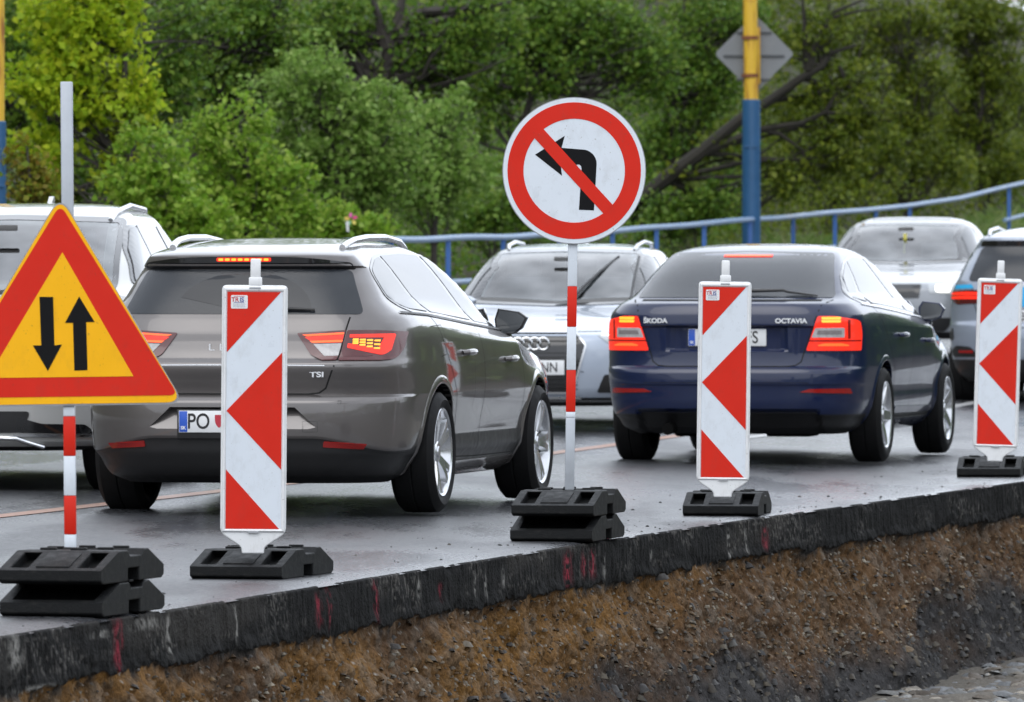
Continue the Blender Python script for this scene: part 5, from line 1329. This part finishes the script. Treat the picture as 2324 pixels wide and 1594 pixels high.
    for sd_, ax in ((1, 'R'), (-1, 'L')):
        win = [(-.52, 1.13), (-.30, 1.25), (-.02, 1.335), (.40, 1.383), (.90, 1.370), (1.30, 1.285), (1.72, 1.10), (2.0, .965, .01), (1.92, .952, .01), (.9, 1.00), (-.2, 1.050), (-.45, 1.065)]
        c.patch('window_frame', rpoly(win, .04), ax, M_GLOSSB, .003, .05)
        c.patch('side_window', rpoly([(-.44, 1.10), (-.28, 1.235), (-.02, 1.315), (.08, 1.335), (.02, 1.25), (-.22, 1.07)], .02), ax, M_GLASSD, .005, .05)
        c.patch('side_window', rpoly([(.13, 1.340), (.40, 1.366), (.70, 1.362), (1.02, 1.01), (-.14, 1.062), (.06, 1.24)], .014), ax, M_GLASSD, .005, .05)
        c.patch('side_window', rpoly([(.78, 1.360), (.92, 1.352), (1.29, 1.268), (1.70, 1.09), (1.90, .99), (1.88, .968), (1.10, 1.006)], .014), ax, M_GLASSD, .005, .05)
        c.lines('panel_gap', [([(-.24, 1.05), (.05, .86), (.36, .62), (.45, .47), (.46, .30)], .005, ax), ([(1.02, 1.0), (1.08, .80), (1.08, .3)], .005, ax), ([(2.0, .94), (2.12, .80), (2.18, .6), (2.16, .34)], .005, ax), ([(.46, .30), (1.1, .29), (2.14, .29)], .006, ax)], M_SHUT)
        c.lines('panel_gap', [([(-.22, .97), (.02, .975), (.06, .94), (.05, .82), (-.06, .81)], .003, ax)], M_SHUT)
        c.lines('window_trim', [([(-.45, 1.058), (-.2, 1.043), (.9, .993), (1.92, .945)], .012, ax)], M_CHROME if False else M_SATIN, None, .006)
        c.patch('side_moulding', rpoly([(.50, .325), (.50, .368), (2.10, .35), (2.10, .315)], .01), ax, pm, .010, .06)
        handle(c, .60, .845, sd_, pm); handle(c, 1.72, .80, sd_, pm)
        for y in (0, 2.686): arch_lip(c, y, .318, .362, .400, sd_, pm, -.28)
        mirror_part(c, sd_, (.780, 1.98, .995), [(.02, .03), (.025, -.06), (.12, -.065), (.18, -.04), (.205, .02), (.17, .06), (.05, .075)], .11, pm)
        c.patch('sill', [(.40, .205), (.40, .275), (2.2, .275), (2.2, .205)], ax, pm, .010, .06)
    wheels(c, 2.686, .318, .215, .222, .902, 5, 'single', .9)
    underbody(c, .68, -.70, 3.2, .21, .34)
    place(root, 1.62, 53.1, HEAD + R(.3))
blue_car()

# ------------------------------------------------------------------ oncoming cars: origin under the front axle, nose towards +y
def cabin(c, ws, seats_y=-1.15, wheel_x=-.36, wheel_y=-.62, belt=1.0):
    """seats and dashboard behind the windscreen opening"""
    bm = bmesh.new(); add_box(bm, (0, -.95, belt - .12), (1.24, .30, .12), bev=.03); bm_obj('dashboard', bm, M_CABIN, c.root)
    for x in (-.36, .36):
        bm = bmesh.new(); add_box(bm, (x, seats_y, belt - .06), (.48, .16, .52), bev=.06); add_box(bm, (x, seats_y - .03, belt + .27), (.27, .10, .18), bev=.04); bm_obj('seat', bm, M_SEAT, c.root)
    bm = bmesh.new(); add_box(bm, (0, ws[0], ws[1]), (.16, .02, .035), bev=.008); bm_obj('interior_mirror', bm, M_CABIN, c.root)

def audi_like():
    pm = paint('pale_silver_blue_paint', (.36, .41, .49), .15, .36)
    root = empty('estate_car', label='pale silver estate car with ringed grille driving towards the round sign', cat='car')
    prof = [(.20, .72, -3.55, .70, .4, .5), (.26, .82, -3.62, .80, .4, .55), (.34, .88, -3.68, .84, .45, .58), (.50, .905, -3.72, .86, .45, .60), (.62, .912, -3.72, .855, .45, .60), (.70, .910, -3.71, .835, .45, .60), (.735, .908, -3.70, .80, .45, .60), (.765, .902, -3.69, .70, .45, .62),
            (.81, .895, -3.67, .45, .44, .70), (.86, .885, -3.65, .14, .42, .75), (.91, .872, -3.63, -.22, .4, .7), (.945, .858, -3.61, -.50, .38, .55), (.98, .835, -3.59, -.66, .36, .45), (1.05, .79, -3.54, -.80, .34, .42), (1.20, .715, -3.42, -1.10, .32, .40), (1.34, .635, -3.25, -1.45, .3, .38),
            (1.385, .60, -3.15, -1.62, .3, .38), (1.41, .55, -3.0, -1.78, .3, .38), (1.43, .46, -2.8, -2.0, .3, .3), (1.445, .30, -2.6, -2.2, .15, .15), (1.448, .14, -2.5, -2.3, .06, .06)]
    c = Car(root, prof, pm, 4.2, [(0, .33, .90), (-2.82, .33, .90)], .375, .26, None, None, (.06, .06))
    ws = rpoly([(-.655, .985), (-.555, 1.375), (0, 1.392), (.555, 1.375), (.655, .985), (0, .965)], .03)
    c.cut_prism([(p[0] * .90, 1.19 + (p[1] - 1.19) * .90) for p in ws], 'F', -1.75, 3)
    c.finish()
    c.patch('windscreen', ws, 'F', M_SCREEN, .004, .05, skirt=False)
    c.lines('windscreen_frame', [(ws, .03, 'F', True)], M_GLOSSB, None, .005); c.lines('windscreen_border', [([(p[0] * .945, (1.345 if ws[0][1] > 1.1 else 1.19) + (p[1] - (1.345 if ws[0][1] > 1.1 else 1.19)) * .93) for p in ws], .055, 'F', True)], M_CABIN, None, .002)
    cabin(c, (-1.25, 1.32), -1.55, -.36, -1.0, .985)
    v, f = tube_data([c.hit((x, z), 'F', o_)[0] for x, z, o_ in ((-.12, .975, .01), (-.20, 1.07, .03), (-.30, 1.20, .02), (-.41, 1.335, .008))], [.012, .014, .011, .008], 6); mesh_obj('wiper', v, f, M_TRIM, root)
    v, f = tube_data([c.hit((x, z), 'F', o_)[0] for x, z, o_ in ((-.585, .99, .02), (-.575, 1.15, .02), (-.56, 1.33, .01))], .011, 6); mesh_obj('wiper', v, f, M_TRIM, root)
    g = c.patch('grille', rpoly([(-.335, .755), (.335, .755), (.42, .66), (.32, .30), (-.32, .30), (-.42, .66)], .02), 'F', M_GLOSSB, .006, .04)
    c.lines('grille_frame', [(rpoly([(-.335, .755), (.335, .755), (.42, .66), (.32, .30), (-.32, .30), (-.42, .66)], .02), .014, 'F', True)], M_SATIN, g, .010)
    c.lines('grille_bar', [([(-.36, z), (.36, z)], .006, 'F') for z in (.72, .69, .60, .57, .36, .33)], M_TRIM, g, .012)
    for i in range(4):
        h, _ = c.hit((0, .672), 'F', .022); x0 = -.096 + i * .064
        P = [(x0 + .045 * math.cos(a), h.y, .672 + .045 * math.sin(a)) for a in np.linspace(0, 2 * math.pi, 33)]
        v, f = tube_data(P, .0075, 8, False); mesh_obj('ring_emblem', v, f, M_CHROME, g)
    c.number_plate(0, .49, 'F', False, [('079NN', .08, .105, .82)], off=.014)
    c.lines('bumper_slat', [([(-.38, .265), (.38, .265)], .02, 'F'), ([(-.86, .245), (.86, .245)], .014, 'F')], M_SATIN, None, .012)
    for m in (False, True):
        hl = c.patch('headlamp', rpoly([(.50, .735), (.60, .665), (.80, .655), (.865, .70), (.86, .745), (.66, .752)], .015), 'F', M_HEADG, .006, .03, mirror=m)
        c.patch('lamp_strip', rpoly([(.53, .733), (.62, .738), (.84, .738), (.84, .728), (.62, .726)], .003), 'F', M_HEAD, .009, .03, hl, mirror=m)
        c.patch('air_intake', rpoly([(.56, .44), (.80, .40), (.80, .30), (.50, .30)], .02), 'F', M_TRIM, .005, .04, mirror=m)
    c.patch('splitter', rpoly([(-.80, .205), (-.84, .235), (.84, .235), (.80, .205)], .01), 'F', M_TRIM, .012, .05)
    c.lines('panel_gap', [([(-.52, .765), (-.3, .762), (.3, .762), (.52, .765)], .005, 'F'), ([(-.66, .90), (-.70, .82), (-.60, .765)], .004, 'F'), ([(.66, .90), (.70, .82), (.60, .765)], .004, 'F')], M_SHUT)
    for sd_, ax in ((1, 'R'), (-1, 'L')):
        c.patch('window_frame', rpoly([(-.75, .99), (-1.30, 1.26), (-1.62, 1.355), (-2.3, 1.37), (-2.95, 1.33), (-3.3, 1.12), (-3.2, 1.02)], .04), ax, M_GLOSSB, .006, .03)
        for wn in ([(-.85, 1.00), (-1.33, 1.25), (-1.62, 1.335), (-1.80, 1.335), (-1.80, 1.01)], [(-1.88, 1.01), (-1.88, 1.34), (-2.3, 1.35), (-2.62, 1.34), (-2.75, 1.02)], [(-2.83, 1.02), (-2.70, 1.335), (-2.93, 1.31), (-3.2, 1.12), (-3.14, 1.04)]): c.patch('side_window', rpoly(wn, .02), ax, M_GLASSD, .013, .03)
        for y in (0, -2.82): arch_lip(c, y, .33, .375, .41, sd_, pm, -.28)
        mirror_part(c, sd_, (.83, -.80, .97), [(.02, .02), (.03, -.06), (.14, -.06), (.19, -.03), (.20, .03), (.15, .06), (.04, .07)], .11, pm, -1)
    roof_rail(c, [(.50, -1.75, .0), (.515, -1.85, .03), (.52, -2.3, .042), (.52, -2.8, .034), (.51, -2.95, 0)], .015, M_SATIN)
    bm = bmesh.new(); h = c.hit((0, -2.75), 'T')[0]; prism = [(-.07, 0), (.05, 0), (-.05, .055), (-.07, .055)]
    for sgn in (1,):
        a = [bm.verts.new((-.012, h.y + p[0], h.z + p[1])) for p in prism]; b = [bm.verts.new((.012, h.y + p[0], h.z + p[1])) for p in prism]; bm.faces.new(a); bm.faces.new(b[::-1])
        for i in range(4): bm.faces.new((a[i], b[i], b[(i + 1) % 4], a[(i + 1) % 4]))
    bm_obj('antenna', bm, M_WHITEP, root)
    for y in (0, -2.82):
        for sx in (1, -1): make_wheel(root, sx * .79, y, .33, .225, .235, sx)
    underbody(c, .70, -3.3, .55, .22, .34)
    place(root, .25, 61.2, math.pi + R(7.3), .074)
audi_like()

def saloon():
    pm = paint('silver_paint', (.26, .275, .30), .2, .36)
    root = empty('saloon_car', label='silver saloon car with lit headlamps coming down behind the dark blue car', cat='car')
    prof = [(.20, .74, -3.8, .72, .4, .5), (.28, .86, -3.88, .82, .4, .55), (.50, .915, -3.92, .86, .45, .60), (.70, .918, -3.92, .84, .45, .60), (.77, .912, -3.90, .74, .45, .62), (.83, .90, -3.88, .44, .44, .70), (.89, .885, -3.86, .06, .42, .75), (.94, .872, -3.84, -.32, .4, .7), (.975, .855, -3.82, -.58, .38, .55),
            (1.01, .83, -3.78, -.72, .36, .45), (1.06, .795, -3.3, -.82, .34, .42), (1.20, .72, -3.0, -1.10, .32, .40), (1.35, .64, -2.72, -1.45, .3, .38), (1.40, .60, -2.6, -1.62, .3, .38), (1.43, .55, -2.5, -1.78, .3, .38), (1.455, .46, -2.35, -1.92, .2, .2), (1.468, .30, -2.25, -2.0, .1, .1), (1.471, .14, -2.2, -2.06, .06, .06)]
    c = Car(root, prof, pm, 4.2, [(0, .33, .90), (-2.9, .33, .90)], .375, .27, None, None, (.06, .06), n_z=50)
    ws = rpoly([(-.69, 1.005), (-.575, 1.385), (0, 1.402), (.575, 1.385), (.69, 1.005), (0, .985)], .03)
    c.cut_prism([(p[0] * .90, 1.19 + (p[1] - 1.19) * .90) for p in ws], 'F', -1.75, 3); c.finish()
    c.patch('windscreen', ws, 'F', M_SCREEN, .004, .06, skirt=False); c.lines('windscreen_frame', [(ws, .03, 'F', True)], M_GLOSSB, None, .005); c.lines('windscreen_border', [([(p[0] * .945, 1.19 + (p[1] - 1.19) * .93) for p in ws], .055, 'F', True)], M_CABIN, None, .002)
    cabin(c, (-1.25, 1.34), -1.55, -.36, -1.0, 1.0)
    bm = bmesh.new(); add_box(bm, (0, -1.16, 1.24), (.035, .012, .10), bev=.005); add_box(bm, (.01, -1.16, 1.13), (.022, .012, .10), bev=.005); bm_obj('hanging_tassel', bm, pmat('yellow_cloth', (.55, .50, .10), .8), root)
    c.patch('grille', rpoly([(-.36, .76), (.36, .76), (.34, .62), (-.34, .62)], .02), 'F', M_GLOSSB, .006, .05); c.patch('air_intake', rpoly([(-.7, .42), (.7, .42), (.6, .28), (-.6, .28)], .03), 'F', M_TRIM, .005, .05)
    for m in (False, True):
        hl = c.patch('headlamp', rpoly([(.42, .765), (.45, .67), (.72, .66), (.86, .72), (.87, .79), (.70, .79)], .02), 'F', M_HEADG, .006, .04, mirror=m)
        c.patch('lamp_lens', rpoly([(.50, .75), (.51, .685), (.64, .68), (.66, .76)], .02), 'F', M_HEAD, .010, .04, hl, mirror=m)
    for sd_, ax in ((1, 'R'), (-1, 'L')):
        c.patch('window_frame', rpoly([(-.78, 1.01), (-1.30, 1.27), (-1.62, 1.375), (-2.3, 1.39), (-2.75, 1.27), (-3.1, 1.05)], .04), ax, M_GLOSSB, .006, .03)
        for wn in ([(-.88, 1.02), (-1.33, 1.26), (-1.62, 1.355), (-1.80, 1.36), (-1.80, 1.03)], [(-1.88, 1.03), (-1.88, 1.362), (-2.28, 1.37), (-2.70, 1.25), (-2.95, 1.06)]): c.patch('side_window', rpoly(wn, .02), ax, M_GLASSD, .013, .03)
        mirror_part(c, sd_, (.83, -.82, .99), [(.02, .02), (.03, -.06), (.14, -.06), (.19, -.03), (.20, .03), (.15, .06), (.04, .07)], .11, pm, -1)
        for y in (0, -2.9): arch_lip(c, y, .33, .375, .41, sd_, pm, -.28)
    c.patch('sunroof', rpoly([(-.40, -2.20), (-.42, -1.85), (.42, -1.85), (.40, -2.20)], .03), 'T', M_GLOSSB, .003, .06)
    for y in (0, -2.9):
        for sx in (1, -1): make_wheel(root, sx * .80, y, .33, .225, .235, sx)
    underbody(c, .70, -3.4, .55, .22, .34)
    place(root, 3.95, 82.0, math.pi + R(8.5), .41)
saloon()

def white_suv():
    pm = paint('pearl_white_paint', (.42, .42, .41), .15, .36)
    root = empty('sport_utility_car', label='pale sport utility car half hidden behind the triangular sign', cat='car')
    prof = [(.235, .80, -3.6, .66, .4, .5), (.255, .87, -3.68, .77, .42, .55), (.30, .915, -3.70, .815, .44, .58), (.50, .935, -3.74, .84, .45, .58), (.60, .945, -3.75, .85, .45, .58), (.80, .948, -3.75, .84, .45, .58), (.90, .942, -3.74, .79, .45, .60), (.96, .93, -3.72, .62, .44, .65), (1.02, .915, -3.70, .20, .42, .70), (1.07, .90, -3.68, -.25, .4, .6), (1.11, .88, -3.66, -.55, .38, .5),
            (1.15, .855, -3.64, -.70, .36, .45), (1.30, .785, -3.52, -1.0, .34, .42), (1.46, .705, -3.36, -1.36, .32, .4), (1.56, .65, -3.22, -1.64, .3, .38), (1.60, .60, -3.1, -1.80, .3, .38), (1.63, .53, -2.95, -2.0, .3, .3), (1.65, .38, -2.75, -2.25, .2, .2), (1.655, .18, -2.6, -2.4, .08, .08)]
    c = Car(root, prof, pm, 4.4, [(0, .36, .93), (-2.77, .36, .93)], .41, .256, None, None, (.05, .05), n_z=54)
    ws = rpoly([(-.72, 1.145), (-.625, 1.545), (0, 1.562), (.625, 1.545), (.72, 1.145), (0, 1.125)], .03)
    c.cut_prism([(p[0] * .90, 1.345 + (p[1] - 1.345) * .90) for p in ws], 'F', -1.75, 3); c.finish()
    c.patch('windscreen', ws, 'F', M_SCREEN, .004, .06, skirt=False); c.lines('windscreen_frame', [(ws, .03, 'F', True)], M_GLOSSB, None, .005); c.lines('windscreen_border', [([(p[0] * .945, (1.345 if ws[0][1] > 1.1 else 1.19) + (p[1] - (1.345 if ws[0][1] > 1.1 else 1.19)) * .93) for p in ws], .055, 'F', True)], M_CABIN, None, .002)
    cabin(c, (-1.25, 1.50), -1.55, -.36, -1.0, 1.14)
    c.patch('grille', rpoly([(-.40, .90), (.40, .90), (.36, .62), (-.36, .62)], .03), 'F', M_GLOSSB, .006, .05)
    c.patch('air_intake', rpoly([(-.50, .46), (.50, .46), (.45, .34), (-.45, .34)], .03), 'F', M_TRIM, .006, .05)
    for m in (False, True):
        hl = c.patch('headlamp', rpoly([(.48, .92), (.48, .80), (.78, .78), (.90, .88), (.90, .95)], .02), 'F', M_HEADG, .006, .04, mirror=m)
        c.patch('lamp_lens', rpoly([(.56, .90), (.56, .83), (.68, .82), (.70, .91)], .02), 'F', M_HEAD, .010, .04, hl, mirror=m)
        c.patch('fog_lamp_recess', rpoly([(.42, .43), (.56, .39), (.78, .385), (.83, .33), (.42, .34)], .02), 'F', M_GLOSSB, .006, .03, mirror=m)
        c.patch('bumper_strip', rpoly([(.40, .335), (.40, .321), (.84, .315), (.845, .328)], .004), 'F', M_CHROME, .014, .04, mirror=m)
        v, f = tube_data([c.hit((x * (-1 if m else 1), z), 'F', .012)[0] for x, z in ((.30, .315), (.42, .31), (.48, .29), (.56, .265))], .012, 8); mesh_obj('skid_trim', v, f, M_CHROME, root)
    for sd_, ax in ((1, 'R'), (-1, 'L')):
        c.patch('window_frame', rpoly([(-.98, 1.165), (-1.36, 1.385), (-1.68, 1.512), (-2.3, 1.542), (-2.95, 1.505), (-3.32, 1.28), (-3.2, 1.175)], .06), ax, M_GLOSSB, .006, .03)
        for wn in ([(-1.04, 1.18), (-1.38, 1.375), (-1.70, 1.495), (-1.84, 1.505), (-1.84, 1.18)], [(-1.87, 1.17), (-1.87, 1.515), (-2.3, 1.53), (-2.62, 1.52), (-2.72, 1.18)], [(-2.78, 1.18), (-2.68, 1.518), (-2.93, 1.49), (-3.27, 1.28), (-3.16, 1.2)]): c.patch('side_window', rpoly(wn, .03), ax, M_GLASSD, .013, .03)
        mirror_part(c, sd_, (.87, -.74, 1.14), [(.02, .04), (.02, -.075), (.20, -.075), (.25, -.04), (.255, .03), (.2, .06), (.05, .075)], .13, pm, -1)
        for y in (0, -2.77): arch_lip(c, y, .36, .41, .455, sd_, M_TRIM, -.28)
    roof_rail(c, [(.56, -1.70, .0), (.57, -1.85, .02), (.585, -2.3, .03), (.58, -2.9, .02), (.56, -3.05, 0)], .017, M_SATIN)
    bm = bmesh.new(); h = c.hit((0, -2.9), 'T')[0]; prism = [(-.10, -.01), (.08, -.01), (-.06, .065), (-.10, .065)]
    a = [bm.verts.new((-.014, h.y + p[0], h.z + p[1])) for p in prism]; b = [bm.verts.new((.014, h.y + p[0], h.z + p[1])) for p in prism]; bm.faces.new(a); bm.faces.new(b[::-1])
    for i in range(4): bm.faces.new((a[i], b[i], b[(i + 1) % 4], a[(i + 1) % 4]))
    bm_obj('antenna', bm, pm, root)
    for y in (0, -2.77):
        for sx in (1, -1): make_wheel(root, sx * .83, y, .36, .235, .25, sx)
    underbody(c, .74, -3.3, .5, .24, .40)
    place(root, -3.11, 45.3, math.pi + R(6), .045)
white_suv()

def police_suv():
    pm = paint('grey_blue_metallic_paint', (.25, .285, .35), .3, .34)
    root = empty('police_car', label='grey-blue sport utility police car with a cyan stripe at the right edge', cat='car')
    prof = [(.22, .76, -.70, 3.4, .35, .5), (.30, .85, -.82, 3.5, .4, .55), (.36, .88, -.86, 3.52, .42, .58), (.46, .905, -.90, 3.54, .44, .58), (.60, .920, -.91, 3.55, .45, .58), (.72, .925, -.895, 3.54, .45, .58), (.76, .925, -.86, 3.52, .45, .6), (.95, .915, -.845, 3.2, .44, .7), (1.02, .905, -.835, 2.9, .42, .7), (1.08, .88, -.82, 2.3, .38, .6), (1.12, .855, -.805, 1.98, .34, .5), (1.25, .79, -.73, 1.72, .32, .45), (1.42, .70, -.60, 1.36, .3, .4),
            (1.47, .665, -.61, 1.22, .28, .4), (1.50, .64, -.60, 1.12, .26, .4), (1.53, .60, -.45, 1.0, .3, .4), (1.57, .50, -.1, .8, .3, .3), (1.595, .34, .15, .6, .2, .2), (1.60, .15, .3, .45, .06, .06)]
    c = Car(root, prof, pm, 4.4, [(0, .34, .92), (2.67, .34, .92)], .395, .40, None, None, (.06, .06), n_z=50); c.finish()
    c.patch('rear_window', rpoly([(-.70, 1.11), (-.60, 1.42), (.60, 1.42), (.70, 1.11)], .05), 'B', M_GLASS, .004, .06)
    c.patch('spoiler_band', rpoly([(-.62, 1.422), (-.60, 1.475), (.60, 1.475), (.62, 1.422)], .02), 'B', M_GLOSSB, .004, .06)
    for m in (False, True):
        l = c.patch('tail_lamp', rpoly([(.50, 1.03), (.70, 1.035), (.885, 1.02), (.88, .95), (.80, .905), (.50, .92)], .015), 'B', M_LENSD, .006, .04, mirror=m)
        for z in (1.0, .965): c.patch('lit_tube', rpoly([(.51, z + .012), (.70, z + .018), (.865, z + .01), (.865, z - .012), (.51, z - .012)], .004), 'B', M_LRED, .010, .04, l, mirror=m)
        c.patch('lower_insert', rpoly([(.60, .47), (.66, .53), (.80, .54), (.86, .50), (.84, .44), (.60, .44)], .02), 'B', M_TRIM, .006, .04, mirror=m)
        c.patch('reflector', rpoly([(.63, .475), (.63, .50), (.77, .50), (.77, .475)], .005), 'B', M_LENS, .012, .04, mirror=m)
        c.patch('bumper_vent', rpoly([(.84, .70), (.885, .64), (.87, .58), (.83, .60)], .008), 'B', M_TRIM, .006, .03, mirror=m)
    c.lines('panel_gap', [([(.66, 1.08), (.63, .9), (.55, .70), (-.55, .70), (-.63, .9), (-.66, 1.08)], .008, 'B')], M_SHUT)
    c.patch('livery_stripe', rpoly([(-.45, 1.06), (.45, 1.06), (.45, .885), (-.45, .885)], .005), 'B', pmat('cyan_stripe', (.02, .36, .66), .4), .004, .06)
    c.patch('livery_stripe', rpoly([(-.88, 1.075), (-.66, 1.085), (-.64, 1.05), (-.88, 1.04)], .004), 'B', MATS['cyan_stripe'], .004, .05)
    c.number_plate(0.02, .80, 'B', False, [('B', -.21, .105, .82)], off=.010)
    for sd_, ax in ((1, 'R'), (-1, 'L')):
        c.patch('window_frame', rpoly([(-.5, 1.16), (-.45, 1.36), (0, 1.46), (.6, 1.48), (1.1, 1.42), (1.9, 1.12), (.6, 1.12)], .05), ax, M_GLASSD, .004, .06)
        mirror_part(c, sd_, (.87, 1.95, 1.08), [(.02, .04), (.02, -.075), (.20, -.075), (.25, -.04), (.255, .03), (.2, .06), (.05, .075)], .13, pm)
        for y in (0, 2.67): arch_lip(c, y, .34, .395, .44, sd_, M_TRIM, -.28)
    roof_rail(c, [(.55, -.42, .0), (.565, -.25, .035), (.575, .3, .05), (.57, .9, .035), (.55, 1.05, 0)], .017, M_SATIN)
    for y in (0, 2.67):
        for sx in (1, -1): make_wheel(root, sx * .81, y, .34, .225, .24, sx)
    underbody(c, .70, -.5, 3.2, .24, .40)
    place(root, 4.89, 71.2, HEAD, .10)
police_suv()
